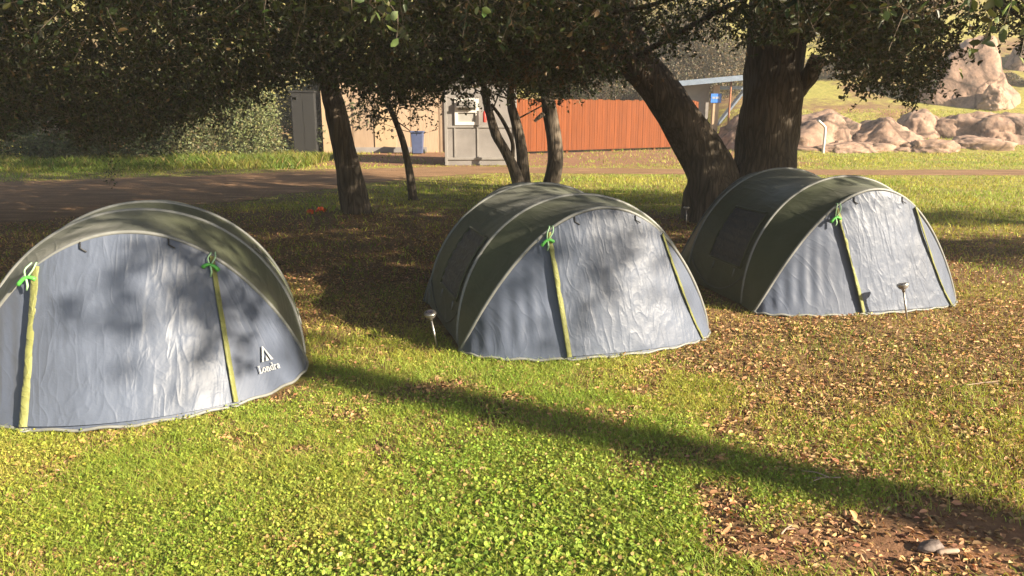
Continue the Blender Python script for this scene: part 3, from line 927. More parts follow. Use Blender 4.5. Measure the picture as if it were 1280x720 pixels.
prock('second tall boulder cut off by the right edge', 1238, 1350, 44, 130, 49, 7, .8, rough=.45)
prock('small grey boulder leaning at the right foot of the biggest boulder', 1222, 1264, 102, 134, 40, 11, .8, rough=.5)
prock('long low rock slab just right of the big trunk, behind the white pipe', 960, 1120, 132, 196, 33.6, 13, .55, rough=.5)
prock('sloping right half of the low slab, ending in the grassy gap', 1040, 1168, 142, 192, 33.2, 14, .6, rough=.5)
prock('humped end of the slab beside the big trunk', 896, 1030, 118, 197, 34.8, 41, .6, rough=.5)
prock('wide broken rock slab below the small grey boulder', 1150, 1262, 126, 188, 34.6, 17, .7, rough=.5)
prock('rock slab stepping down right of the wide broken slab', 1206, 1300, 136, 192, 33.8, 18, .7, rough=.5)
prock('rock slab cut off by the right edge', 1244, 1380, 128, 197, 33.9, 19, .7, rough=.5)
prock('front rock lobe lowest on the slope near the grass', 1116, 1204, 168, 199, 32.0, 23, .7, rough=.45)
prock('flat rock between the lowest lobe and the right slab', 1170, 1276, 160, 197, 32.7, 29, .6, rough=.5)
prock('small stone left of the lowest rock lobe', 1094, 1136, 180, 195, 32.2, 31, .7, rough=.5, sub=4)
prock('flat sunlit slab low in the grass below the long slab', 1010, 1110, 174, 198, 32.0, 59, .6, rough=.5)
prock('rounded rock in the gap between the slabs', 1120, 1184, 140, 176, 34.8, 43, .7, rough=.5, sub=4)
prock('rubble rock at the foot of the rusty pole', 888, 932, 152, 190, 36.6, 47, .7, rough=.7, sub=4)
prock('grey rock high on the slope among the shrubs', 1035, 1080, 90, 116, 48, 37, .7, rough=.5, sub=4)
prock('rounded rock in the gap between the ledges', 1126, 1176, 138, 176, 34.6, 43, .7, rough=.5, sub=4)
prock('rubble rock at the foot of the rusty pole', 888, 932, 152, 190, 36.6, 47, .7, rough=.7, sub=4)
for i in (2, 5, 9, 10, 13):
    u = [1008, 1022, 1040, 1052, 1066, 1084, 1098, 1112, 1120, 1140, 1152, 1200, 1214, 1228, 1250, 1268][i]
    vb = 181 + (i * 37 % 11) - 3 if u > 1100 else 184 + (i * 37 % 6)
    w_ = 9 + (i * 53 % 14)
    prock(('loose stone below the long rock slab, %s' % ('nearest the big trunk', 'second from the big trunk', 'left of the white pipe foot', 'right of the white pipe foot', 'under the middle of the slab', 'under the right half of the slab', 'below the end of the slab')[i]) if i < 7 else
          ('loose stone among the right rock slabs, %s' % ('beside the small green shrub', 'left of the lowest lobe', 'against the lowest lobe', 'just above the lowest lobe', 'right of the lowest lobe', 'below the wide broken slab', 'under the small grey boulder', 'near the right edge slab', 'nearest the right edge')[i - 7]),
          u, u + w_ * 1.5, vb - w_ * .7, vb + 3, 31.8 + (i * 29 % 20) * .05, 60 + i * 3, .8, rough=.6, sub=3, group='loose stones below the slabs', name='loose_stone', cat='stone')
prock('pale grey boulder showing through the shaded bushes at the left', 46, 92, 146, 196, 27, 53, .8, rough=.4)

# ------------------------------------------------------------------ buildings at the back
def wall_local(name, loc, rz): return empty(name, (loc[0], loc[1], float(hz(loc[0], loc[1]))), rz)
b = wall_local('beige_building', (-8.0, 32.2), R(6))
tag(b, 'long beige sided building behind the curved and the slender oak', 'building')
bm = bmesh.new(); box(bm, (2.75, 2.5, 1.6), (5.5, 5, 3.2)); bm_obj('wall', bm, M_beige, b)
bm = bmesh.new(); box(bm, (2.75, 2.4, 3.27), (6.1, 5.6, .14)); bm_obj('roof', bm, M_shadegrey, b, bevel=.02)
bm = bmesh.new(); box(bm, (.2, -.05, 1.55), (.42, .12, 3.1)); bm_obj('pillar', bm, M_beige2, b, bevel=.01)
bm = bmesh.new(); box(bm, (5.35, -.06, 1.55), (.3, .14, 3.1)); bm_obj('corner_post', bm, M_beige2, b, bevel=.01)
bm = bmesh.new(); box(bm, (2.6, -.02, .95), (.9, .05, 1.9)); d = bm_obj('door', bm, M_beige2, b, bevel=.01)
bm = bmesh.new(); box(bm, (2.93, -.06, .95), (.05, .06, .12)); bm_obj('handle', bm, M_steel, d)
bm = bmesh.new(); box(bm, (2.4, -.03, .12), (3.9, .05, .22)); bm_obj('skirting', bm, M_greymetal, b)
# wheelie bin
p = at(523, 188, 31.6)
t = empty('waste_bin', (p[0], 31.4, float(hz(p[0], 31.4))))
tag(t, 'blue grey lidded waste bin standing against the beige building', 'bin')
bm = bmesh.new(); vs = box(bm, (0, 0, .45), (.5, .5, .84))
for v in vs:
    if v.co.z < .4: v.co.x *= .8; v.co.y *= .8
bm_obj('bin_body', bm, M_bluebin, t, bevel=.02)
bm = bmesh.new(); box(bm, (0, -.02, .905), (.56, .58, .06)); bm_obj('lid', bm, M_bluebin, t, bevel=.015)
for s in (-1, 1):
    bm = bmesh.new(); bmesh.ops.create_cone(bm, cap_ends=True, segments=16, radius1=.09, radius2=.09, depth=.05, matrix=Matrix.Translation((s * .24, .2, .09)) @ Matrix.Rotation(R(90), 4, 'Y'))
    bm_obj('wheel', bm, M_black, t)
# cabinet at the left of the building, shade painted into its dark grey
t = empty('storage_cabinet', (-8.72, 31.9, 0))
tag(t, 'tall grey storage cabinet, shade painted in, between the sunlit bush and the beige building', 'cabinet')
bm = bmesh.new(); box(bm, (0, .5, 1.25), (.95, 1.0, 2.5)); bm_obj('body', bm, M_shadegrey, t, bevel=.01)
bm = bmesh.new(); box(bm, (0, .5, 2.53), (1.05, 1.1, .06)); bm_obj('roof', bm, M_shadegrey, t)
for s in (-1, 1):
    bm = bmesh.new(); box(bm, (s * .235, -.012, 1.22), (.45, .02, 2.3)); bm_obj('door', bm, M_shadegrey, t, bevel=.005)

# grey cabin
p0 = at(556, 207, 24.1); 
t = empty('grey_cabin', (p0[0], 24.2, 0), R(2))
tag(t, 'boxy grey sheet metal cabin with a small white framed window, left of the orange fence', 'cabin')
W_ = 2.3
bm = bmesh.new(); box(bm, (W_ / 2, 1.6, 1.35), (W_, 3.2, 2.7)); bm_obj('wall', bm, M_greymetal, t, bevel=.01)
bm = bmesh.new(); box(bm, (W_ / 2, 1.6, 2.75), (W_ + .3, 3.5, .1)); bm_obj('roof', bm, M_greytrim, t, bevel=.02)
for x in (.05, W_ - .05):
    bm = bmesh.new(); box(bm, (x, -.02, 1.33), (.09, .05, 2.64)); bm_obj('corner_trim', bm, M_greytrim, t, bevel=.008)
bm = bmesh.new(); box(bm, (W_ / 2, -.018, 1.22), (W_ - .2, .045, .06)); bm_obj('rail', bm, M_greytrim, t)
bm = bmesh.new(); box(bm, (W_ / 2, -.02, .22), (W_ - .2, .05, .07)); bm_obj('base_rail', bm, M_greytrim, t)
for x in (.33, 1.06):
    bm = bmesh.new(); box(bm, (x, -.014, .72), (.045, .036, .92)); bm_obj('batten', bm, M_greytrim, t)
# window: frame ring + pane + raised awning flap
bm = bmesh.new()
wx0, wx1, wz0, wz1 = .34, 1.1, 1.27, 2.1
for c, s in (((wx0 + .05, -.03, (wz0 + wz1) / 2), (.1, .06, wz1 - wz0)), ((wx1 - .05, -.03, (wz0 + wz1) / 2), (.1, .06, wz1 - wz0)), (((wx0 + wx1) / 2, -.03, wz0 + .05), (wx1 - wx0 - .2, .06, .1)), (((wx0 + wx1) / 2, -.03, wz1 - .05), (wx1 - wx0 - .2, .06, .1)), (((wx0 + wx1) / 2, -.03, wz0 + .42), (wx1 - wx0 - .2, .06, .07))): box(bm, c, s)
w = bm_obj('window', bm, M_white, t)
bm = bmesh.new(); box(bm, ((wx0 + wx1) / 2, -.006, (wz0 + wz1) / 2), (wx1 - wx0 - .18, .01, wz1 - wz0 - .18)); bm_obj('pane', bm, M_glass, w)
bm = bmesh.new(); box(bm, ((wx0 + wx1) / 2, -.13, wz0 + .56), (wx1 - wx0 - .12, .22, .035)); box(bm, ((wx0 + wx1) / 2, -.14, wz0 + .68), (wx1 - wx0 - .3, .16, .16)); bm_obj('shelf', bm, M_greytrim, t, bevel=.006)
# red extinguisher hung on the cabin wall
p = at(606, 148, 24.2)
t = empty('fire_extinguisher', (p[0], 24.05, p[2] - .12))
tag(t, 'small red fire extinguisher hanging on the grey cabin wall', 'extinguisher')
bm = bmesh.new()
prof = [(0, 0), (.055, 0), (.06, .02), (.06, .26), (.045, .32), (.02, .35), (.02, .38), (0, .38)]
n = 14
vv = [[bm.verts.new((r * math.cos(2 * math.pi * j / n), r * math.sin(2 * math.pi * j / n), z)) for j in range(n)] for r, z in prof[1:-1]]
for a_, b_ in zip(vv[:-1], vv[1:]):
    for j in range(n): bm.faces.new((a_[j], a_[(j + 1) % n], b_[(j + 1) % n], b_[j]))
bm.faces.new(vv[0][::-1]); bm.faces.new(vv[-1])
bm_obj('cylinder', bm, M_red, t, True)
bm = bmesh.new(); box(bm, (.03, 0, .40), (.12, .03, .03)); box(bm, (.03, 0, .44), (.11, .025, .02), Matrix.Rotation(.25, 3, 'Y')); bm_obj('handle', bm, M_black, t)
Acc().tube(spline(np.array([(.03, -.02, .38), (.1, -.04, .32), (.085, -.05, .16), (.07, -.05, .08)]), 10), np.full(10, .009), 6).build('hose', M_black, t)

# white and blue post behind the three stemmed tree
p = at(651, 205, 23.4)
t = empty('marker_post', (p[0], 23.4, 0))
tag(t, 'short white and blue banded post just right of the grey cabin', 'post')
for z0, z1, r, m_, nm in ((0, .34, .075, M_bluesign, 'blue_base'), (.34, .52, .07, M_white, 'white_band'), (.56, .76, .075, M_white, 'white_band'), (.80, .96, .07, M_white, 'white_cap')):
    Acc().tube(np.array([(0, 0, z0), (0, 0, z0 + .02), (0, 0, z1 - .02), (0, 0, z1)]), [r * .92, r, r, r * .9], 12).build(nm, m_, t, False)
Acc().tube(np.array([(0, 0, 0), (0, 0, .94)]), [.045, .045], 10).build('pole', M_greytrim, t)

# orange board fence
f0 = np.array([.18, 31.0]); f1 = np.array([8.9, 36.6])
ang = math.atan2(*(f1 - f0)[::-1]); ln = np.hypot(*(f1 - f0))
t = empty('board_fence', (f0[0], f0[1], 0), ang)
tag(t, 'long solid fence of upright orange boards between grey cabin and open shed', 'fence')
bm = bmesh.new(); npl = int(ln / .14)
for i in range(npl):
    h = 2.22 + .02 * math.sin(i * 1.7) + random.uniform(-.012, .012)
    box(bm, (.07 + i * .14, random.uniform(-.006, .006), h / 2 + .05), (.132, .03, h - .1))
bm_obj('board_panel', bm, M_fence, t)
for z in (.5, 1.75):
    bm = bmesh.new(); box(bm, (ln / 2, .05, z), (ln, .05, .1)); bm_obj('rail', bm, M_fence, t)
for i in range(5):
    bm = bmesh.new(); box(bm, (.1 + i * (ln - .2) / 4, .13, 1.1), (.11, .11, 2.2)); bm_obj('post', bm, M_fence, t)

# open shed
sY = 37.0
t = empty('open_shed', (at(880, 190, sY)[0], sY, 0), R(0))
tag(t, 'open shed with a pale sheet roof on a beige post, seen through oak fork', 'shed')
ox = t.location[0]
def lx(u, Y=sY): return float(at(u, 150, Y)[0] - ox)
zt = float(at(880, 104, sY)[2])
bm = bmesh.new(); box(bm, (lx(866), 1.6, zt / 2), (1.5, 3.0, zt - .06)); bm_obj('wall', bm, M_greymetal, t)
bm = bmesh.new(); box(bm, (lx(880), 1.3, zt + .12), (5.4, 4.6, .1), Matrix.Rotation(R(-5), 3, 'Y')); bm_obj('roof', bm, M_roof, t, bevel=.02)
bm = bmesh.new(); box(bm, (lx(880), -1.04, zt + .08), (5.44, .06, .24), Matrix.Rotation(R(-5), 3, 'Y')); bm_obj('fascia', bm, M_bluemetal, t)
bm = bmesh.new(); box(bm, (lx(891), -.3, zt / 2 - .1), (.3, .22, zt - .02)); bm_obj('post', bm, M_beige2, t, bevel=.015)
bm = bmesh.new(); box(bm, (lx(918), -.3, zt - .22), (2.0, .12, .16)); bm_obj('beam', bm, M_bluemetal, t)
a_ = np.array([lx(894), -.34, float(at(894, 156, sY)[2])]); b_ = np.array([lx(926), -.34, float(at(926, 112, sY)[2])])
Acc().tube(np.array([a_, (a_ + b_) / 2, b_]), [.1, .1, .1], 4, cap=True).build('brace', M_bluemetal, t, False)
# blue sign on the post with unreadable white lettering
p = at(892, 123, sY)
s_ = empty('blue_sign', (p[0], sY - .44, p[2]))
tag(s_, 'small blue sign with white lettering fixed to the beige shed post', 'sign')
bm = bmesh.new(); box(bm, (0, 0, 0), (.5, .03, .42)); bm_obj('plate', bm, M_bluesign, s_, bevel=.01)
bm = bmesh.new()
for i, w_ in enumerate((.05, .035, .05, .04, .05)): box(bm, (-.15 + i * .075, -.02, .02), (w_, .012, .10))
bm_obj('lettering', bm, M_print, s_)
p = at(908, 186, 36.3)
o = Acc().tube(np.array([(0, 0, -.1), (.01, 0, 1.2), (.03, 0, 2.9)]), [.05, .05, .048], 8).build('rusty_pole', M_rust)
o.location = (p[0], 36.3, float(hz(p[0], 36.3))); tag(o, 'thin upright rusty steel pole between the shed post and the big trunk', 'pole')
# white bent pipe
p = at(1029, 189, 31.6)
o = Acc().tube(spline(np.array([(0, 0, -.1), (0, 0, .5), (0, 0, .98), (-.05, 0, 1.1), (-.18, 0, 1.22), (-.33, 0, 1.33)]), 16), np.full(16, .055), 10).build('bent_pipe', M_white)
o.location = (p[0], 31.6, float(hz(p[0], 31.6))); tag(o, 'white pipe with a bent top standing in front of the rock slab', 'pipe')
# ------------------------------------------------------------------ tents
def arch(W, yf, yp, h, q, t):
    s = np.sin(t)
    return np.stack([-W * np.cos(t), yf + (yp - yf) * s, h * np.maximum(s, 0) ** q], -1)

class Tent:
    def __init__(self, sh):
        self.sh = sh
    def cur(self, n, t):
        W, yfA, yA, hA, yfC, yC, hC, yF, q, WA, qA = self.sh[:11]
        kb = self.sh[11] if len(self.sh) > 11 else 1.0
        if n == 'A': return arch(WA, -yfA, -yA, hA, qA, t)
        if n == 'B': return arch(WA, yfA * kb, yA * kb, hA, qA, t)
        if n == 'C': return arch(W, -yfC, -yC, hC, q, t)
        if n == 'F': p = arch(W, -yfC, -yF, 0, 1, t); p[..., 2] = .012; return p
        if n == 'c': return self.cur('C', t) * np.array([1, -1, 1]) * np.array([1, .55 + .45 * kb, 1])
        if n == 'f': return self.cur('F', t) * np.array([1, -1, 1])
    def surf(self, a, b, t, s, off=0.0, sag=0.0, dis=None):
        """t,s arrays of equal shape; returns points and normals"""
        def P(t, s):
            p = self.cur(a, t) * (1 - s[..., None]) + self.cur(b, t) * s[..., None]
            return p
        e = 1e-3
        p = P(t, s)
        dt = P(np.clip(t + e, 0, np.pi), s) - P(np.clip(t - e, 0, np.pi), s)
        ds = P(t, np.clip(s + e, 0, 1)) - P(t, np.clip(s - e, 0, 1))
        n = unit(np.cross(dt, ds))
        c = p - np.array([0, 0, .3])
        flip = np.sign((n * c).sum(-1, keepdims=True)); flip[flip == 0] = 1
        n = n * flip
        o = off - sag * np.sin(np.pi * s) * np.sin(t)
        if dis is not None: o = o + dis(p, t, s)
        p = p + n * (o[..., None] if np.ndim(o) else o)
        p[..., 2] = np.maximum(p[..., 2], .008)
        return p, n

def grid_mesh(name, p, uv):
    a, b = p.shape[:2]
    i = (np.arange(a - 1)[:, None] * b + np.arange(b - 1)[None]).ravel()
    return np_mesh(name, p.reshape(-1, 3), np.stack([i, i + b, i + b + 1, i + 1], -1), None, uv.reshape(-1, 2))

def patch(T, name, m, parent, a, b, t0, t1, s0, s1, nt, ns, off=0.0, sag=0.0, dis=None, flip=False):
    """t0/t1 may be functions of s"""
    sv = np.linspace(s0, s1, ns)
    f0 = t0 if callable(t0) else (lambda s: np.full_like(s, t0))
    f1 = t1 if callable(t1) else (lambda s: np.full_like(s, t1))
    k = np.linspace(0, 1, nt)[:, None]
    t = f0(sv)[None] * (1 - k) + f1(sv)[None] * k
    s = np.broadcast_to(sv[None], t.shape)
    p, n = T.surf(a, b, t, s, off, sag, dis)
    du = np.concatenate([np.zeros((1, ns)), np.cumsum(np.linalg.norm(np.diff(p, axis=0), axis=2), 0)])
    dv = np.concatenate([np.zeros((nt, 1)), np.cumsum(np.linalg.norm(np.diff(p, axis=1), axis=2), 1)], 1)
    uv = np.stack([du + T.useed, dv + T.useed * .37], -1)
    return link(name, grid_mesh(name, p, uv), m, parent, True)

def ridged(x, y, seed):
    return 1 - np.abs(2 * fbm(x, y, seed, 3) - 1)

def tube_on(name, m, parent, P, r, n=8):
    return Acc().tube(P, np.full(len(P), r), n).build(name, m, parent)

def build_tent(label, sh, x, y, yaw, sc, zo, Lb, Rb, toggles, useed, logo=False):
    T = Tent(sh); T.useed = useed
    root = empty('pop_up_tent', (x, y, float(hz(x, y)) + zo), yaw, sc)
    tag(root, label, 'tent', 'pop up tents on the grass')
    pi = np.pi
    def wr_front(p, t, s):
        edge = np.sin(np.pi * np.clip(s, 0, 1)) ** .5
        left = 1 - sstep(.3, .40, t / pi)
        right = sstep(.68, .8, t / pi)
        fold = .007 * np.sin(p[..., 0] * 62 + 3 * fbm(p[..., 0] * 3, p[..., 2] * 2, 3) + useed) * (left + .6 * right) * sstep(0, .3, s) * (1 - s * .6)
        w = .016 * (fbm(p[..., 0] * 3.0 + useed, p[..., 2] * 2.4, 4) - .5) + .003 * (ridged(p[..., 0] * 8 + useed, p[..., 2] * 5, 8) - .6)
        return (w + fold) * edge * np.sin(t) ** .5
    def wr_door(p, t, s):
        e = sstep(0, .06, s) * (1 - sstep(.92, 1, s))
        x_, z_ = p[..., 0] + useed, p[..., 2]
        a = x_ * .8 + z_ * .6; b2 = -x_ * .6 + z_ * .8
        w = .016 * (fbm(x_ * 2.6, z_ * 1.7, 14) - .5) + .005 * (ridged(a * 4, b2 * 7, 18) - .6) + .003 * (ridged(x_ * 11, z_ * 3, 24) - .6)
        return .004 + w * e + .006
    def wr_soft(p, t, s):
        return (.012 * (ridged(p[..., 0] * 2 + useed, p[..., 1] * 2.4 + p[..., 2], 34) - .6)) * np.sin(np.pi * s)
    patch(T, 'front_panel', M_grey, root, 'F', 'C', 0, pi, 0, 1, 150, 60, 0, .012, wr_front)
    patch(T, 'front_roof', M_green, root, 'C', 'A', 0, pi, 0, 1, 80, 18, 0, .02, wr_soft)
    patch(T, 'roof', M_green, root, 'A', 'B', 0, pi, 0, 1, 110, 40, 0, .05, wr_soft)
    patch(T, 'back_roof', M_green, root, 'B', 'c', 0, pi, 0, 1, 60, 14, 0, .02, wr_soft)
    patch(T, 'back_panel', M_grey, root, 'f', 'c', 0, pi, 0, 1, 90, 40, 0, .012, wr_front)
    fl = lambda s: pi * (Lb[1] + (Lb[0] - Lb[1]) * s)
    fr = lambda s: pi * (Rb[1] + (Rb[0] - Rb[1]) * s)
    door = patch(T, 'door', M_door, root, 'F', 'C', fl, fr, .025, .985, 90, 70, .006, .0, wr_door)
    # zip bands: raised storm flaps, lime
    def band(f, w, name, raised):
        sv = np.linspace(.02, .985, 50)
        rows = []
        for k, o in ((-1, .013 + raised), (-.9, .018 + raised), (0, .017 + raised * .5), (.9, .017), (1, .012)):
            t = f(sv); p, n = T.surf('F', 'C', t, sv)
            tx = unit(np.gradient(p, axis=0)); side = unit(np.cross(tx, n)); side = side * np.sign(side[:, :1] + 1e-9)
            wob = .012 * (fbm(sv * 11 + useed, k * .8 + 2, 5) - .5)
            rows.append(p + side * (k * w * .5) + n * (o + wob)[:, None])
        p = np.stack(rows)
        p[..., 2] = np.maximum(p[..., 2], .01)
        uv = np.stack([np.linspace(0, w, 5)[:, None] + np.zeros((1, 50)) + useed, np.zeros((5, 1)) + sv[None] * 1.1], -1)
        return link(name, grid_mesh(name, p, uv), M_band, root, True)
    band(fl, .036, 'zip_band', .012)
    band(fr, .036, 'zip_band', .016)
    # piping along the hoops and the hem
    tt = np.linspace(0.015, pi - .015, 70)
    for nme, c, r, m_ in (('hoop_piping', 'A', .0125, M_pipe), ('hoop_piping', 'B', .0125, M_pipe), ('door_piping', 'C', .012, M_pipe), ('door_piping', 'c', .012, M_pipe_dark)):
        P = T.cur(c, tt); P[:, 2] = np.maximum(P[:, 2], .012)
        tube_on(nme, m_, root, P, r)
    for c in 'Ff':
        P = T.cur(c, tt); P[:, 2] = .016 + .006 * np.sin(tt * 23)
        tube_on('hem', M_pipe, root, P, .009)
    # end windows with a hem frame and tie loops
    for sgn in (1, -1):
        def tm(v): return v if sgn > 0 else pi - v
        w = patch(T, 'window', M_window, root, 'A', 'B', tm(.085 * pi), tm(.245 * pi), .08, .64, 24, 26, .010, .02,
                  lambda p, t, s: .006 * np.sin(p[..., 2] * 95 + 2 * fbm(p[..., 1] * 4, p[..., 2] * 3, 6)))
        fr_ = Acc()
        for (ta, sa, tb, sb) in ((.085, .08, .245, .08), (.245, .08, .245, .64), (.245, .64, .085, .64), (.085, .64, .085, .08)):
            k = np.linspace(0, 1, 14)
            p, n = T.surf('A', 'B', np.array([tm(v) for v in (ta + (tb - ta) * k) * pi]), sa + (sb - sa) * k, .012, .02)
            fr_.tube(p, np.full(14, .009), 6)
        fr_.build('frame', M_green, w)
        for s_ in (.16, .52):
            p, n = T.surf('A', 'B', np.array([tm(.078 * pi), tm(.058 * pi)]), np.array([s_, s_ + .01]), .014)
            tube_on('tie_loop', M_pipe, root, p, .007, 6)
        k = np.linspace(.02, .98, 30)
        p, n = T.surf('A', 'B', np.array([tm(v) for v in pi * (.012 + .06 * np.abs(2 * k - 1) ** 2.2)]), k, .006)
        tube_on('ground_seam', M_pipe_dark, root, p, .006, 6)
    # green toggles hung by a cord loop
    for (tt_, s_) in toggles:
        p, n = T.surf('F', 'C', np.array([tt_ * pi]), np.array([s_]), .035); p = p[0]; n = n[0]
        top, _ = T.surf('F', 'C', np.array([tt_ * pi + .03]), np.array([1.0]), .015); top = top[0]
        sg_ = -1 if tt_ < .5 else 1
        k = np.linspace(-1, 1, 9)
        bar = np.stack([k * .042, np.full(9, -.004), .012 - .026 * k ** 2 + sg_ * -.012 * k], -1) + p
        tg_ = Acc().tube(bar, .0085 + .0035 * np.abs(k), 8).build('toggle', M_toggle, root)
        a = Acc()
        for dx in (-.012, .012):
            pts = np.array([p + (dx * .3, 0, .012), (p + top) / 2 + (dx * 1.6, -.02, .02), top + (dx, -.012, .014), top + (dx, .01, .016)])
            a.tube(spline(pts, 10), np.full(10, .0042), 6)
        a.tube(np.array([p + (0, -.005, .01), p + (.004, -.014, -.03), p + (-.004, -.012, -.055)]), [.005, .006, .005], 6)
        a.build('cord', M_cord, tg_)
    # black hook tabs under the arch
    for tt_ in (.43, .575):
        p, n = T.surf('F', 'C', np.full(3, tt_ * pi), np.array([.985, .95, .935]), .022)
        p[2] += np.array([.03, -.008, -.004])
        tube_on('hook_tab', M_black, root, p, .0042, 6)
    # rope loops at the foot of the bands
    for tt_ in (Lb[1], Rb[1]):
        c = T.cur('F', np.array([tt_ * pi]))[0]
        k = np.linspace(0, 2 * pi, 13)
        ring = np.stack([c[0] + .022 * np.cos(k), c[1] - .018 - .018 * np.sin(k), np.full(13, .02)], -1)
        tube_on('peg_loop', M_pipe, root, ring, .005, 6)
    if logo:
        # triangle mark and word printed low on the right of the front panel
        def at_panel(tp, s): 
            p, n = T.surf('F', 'C', np.array([tp * pi]), np.array([s]), 0); return p[0], n[0]
        c0, n0 = at_panel(.765, .22)
        dx = at_panel(.80, .19)[0] - at_panel(.735, .195)[0]
        ex = unit(dx - n0 * dx.dot(n0)); ez = np.cross(n0, ex)
        if ez[2] < 0: ez = -ez
        tl = .16; ex, ez = ex * math.cos(tl) + ez * math.sin(tl), ez * math.cos(tl) - ex * math.sin(tl)
        def lift(poly):
            out = []
            for (px_, pz_) in poly:
                q = c0 + ex * px_ + ez * pz_
                # drop onto the panel: find its surface along the normal
                out.append(q + n0 * .011)
            return out
        def polys(name, pl):
            bm = bmesh.new()
            for poly in pl:
                try: 
                    f = bm.faces.new([bm.verts.new(v) for v in lift(poly)])
                except ValueError: pass
            r = bmesh.ops.extrude_face_region(bm, geom=bm.faces[:])
            bmesh.ops.translate(bm, vec=Vector(n0 * .0015), verts=[g for g in r['geom'] if isinstance(g, bmesh.types.BMVert)])
            return bm_obj(name, bm, M_print, root)
        # tent emblem: two legs of an A and a small triangle
        K = .001
        E_ = lambda pts: [(a * K, b * K) for a, b in pts]
        polys('emblem', [E_([(-36, 62), (-22, 62), (4, 138), (2, 150), (-4, 150)]), E_([(4, 138), (30, 62), (50, 62), (2, 150)]), E_([(-8, 62), (18, 62), (6, 92)])])
        # word, serif letters built from strokes
        def word():
            pl = []; x = -78
            def r(a, b, c, d): pl.append(E_([(x + a, b), (x + c, b), (x + c, d), (x + a, d)]))
            def ring_(cx, cz, rx, rz, w, a0=0, a1=360):
                ks = np.linspace(R(a0), R(a1), 13)
                for i in range(12):
                    pl.append(E_([(x + cx + rx * math.cos(ks[i]), cz + rz * math.sin(ks[i])), (x + cx + rx * math.cos(ks[i + 1]), cz + rz * math.sin(ks[i + 1])),
                                  (x + cx + (rx - w * abs(math.cos(ks[i + 1])) - 2) * math.cos(ks[i + 1]), cz + (rz - 3) * math.sin(ks[i + 1])), (x + cx + (rx - w * abs(math.cos(ks[i])) - 2) * math.cos(ks[i]), cz + (rz - 3) * math.sin(ks[i]))]))
            r(0, 0, 25, 4); r(5, 4, 13, 41); r(0, 41, 18, 45); r(21, 4, 25, 15); x += 29      # L
            ring_(13, 15, 13, 15, 5); x += 29                                               # o
            r(0, 0, 11, 3); r(2, 3, 8, 26); r(0, 26, 8, 30); r(8, 23, 18, 28); r(16, 3, 22, 24); r(14, 0, 25, 3); x += 28   # n
            ring_(12, 15, 12, 15, 5); r(19, 0, 25, 45); r(14, 42, 19, 45); x += 29            # d
            r(0, 0, 12, 3); r(2, 3, 8, 26); r(0, 26, 8, 30); r(8, 22, 18, 28); x += 21        # r
            ring_(9, 9, 9, 9, 4); r(15, 0, 21, 24); r(3, 24, 17, 29); x += 24                 # a
            return pl
        polys('lettering', word())
    return root

build_tent('left tent, nearest of the three, with a white triangle mark and lettering at lower right', (0.936, 0.425, 0.31, 1.01, 0.587, 0.898, 0.958, 1.347, 1.551, 0.931, 0.984, .45),
           -2.423, 4.876, .338, 1.004, .012, (.35, .32), (.65, .68), ((.335, .93), (.645, .90)), 1.7, True)
build_tent('middle tent with one green toggle and a steel lamp at its left end', (0.955, 0.579, 0.469, 1.026, 0.72, 0.932, 0.987, 1.149, 1.782, 0.936, 0.941),
           .356, 5.878, .279, 1.004, .001, (.37, .40), (.65, .80), ((.365, .92),), 6.3)
build_tent('right tent, farthest of the three, pitched in front of the big forked trunk', (0.958, 0.546, 0.488, 1.078, 0.797, 0.891, 1.008, 1.05, 1.971, 0.925, 0.945),
           2.769, 6.907, .198, 1.004, 0, (.38, .46), (.62, .81), ((.375, .90),), 11.9)

# ------------------------------------------------------------------ solar stake lamps
def lathe(prof, n=20):
    V = []; Q = []
    for r, z in prof:
        a = np.linspace(0, 2 * np.pi, n, endpoint=False)
        V.append(np.stack([r * np.cos(a), r * np.sin(a), np.full(n, z)], -1))
    for i in range(len(prof) - 1):
        for j in range(n): Q.append((i * n + j, i * n + (j + 1) % n, (i + 1) * n + (j + 1) % n, (i + 1) * n + j))
    return np.concatenate(V), Q
def lamp(label, base, head, tilt, r=.052):
    base = np.array(base); head = np.array(head)
    z = float(gz(base[0], base[1]))
    t = empty('stake_lamp', (base[0], base[1], z)); tag(t, label, 'lamp', 'small lamps staked in the grass')
    d = head - np.array([base[0], base[1], z])
    Acc().tube(np.array([-d * .15, d * .3, d * .94]), [.006, .0085, .0085], 8).build('stake', M_steel, t)
    Acc().tube(np.array([d * .86, d * .93, d * .985]), [.012, .013, .012], 10).build('collar', M_steel, t)
    h = empty('lamp_head', d); h.parent = t; h.rotation_euler = tilt
    Acc().add(*lathe([(.001, -.018), (.016, -.018), (.034, -.006), (r, .012), (r, .02), (r * .97, .022)])).build('lens', M_lens, h)
    Acc().add(*lathe([(r * 1.03, .012), (r * 1.06, .016), (r * 1.05, .024), (r * .98, .030), (r * .6, .033), (.001, .034)])).build('cap', M_steel, h)
    bm = bmesh.new(); box(bm, (0, 0, .0352), (r * .95, r * .95, .003)); bm_obj('solar_panel', bm, M_solar, h)
def lamp_at(label, ub, vb, Y, uh, vh, tilt, lean=0.0, r=.042):
    b_ = at(ub, vb, Y); lamp(label, (b_[0], Y), at(uh, vh, Y + lean), tilt, r)
lamp_at('small steel stake lamp leaning at the left end of the middle tent', 547, 434, 5.02, 538, 395, (R(14), R(-4), 0))
lamp_at('small steel stake lamp in front of the right tent', 1134, 401, 5.72, 1129, 359, (R(-10), R(-12), 0))
lamp_at('small dim stake lamp at the foot of the big leaning trunk', 858, 282, 10.9, 858, 261, (0, 0, 0))

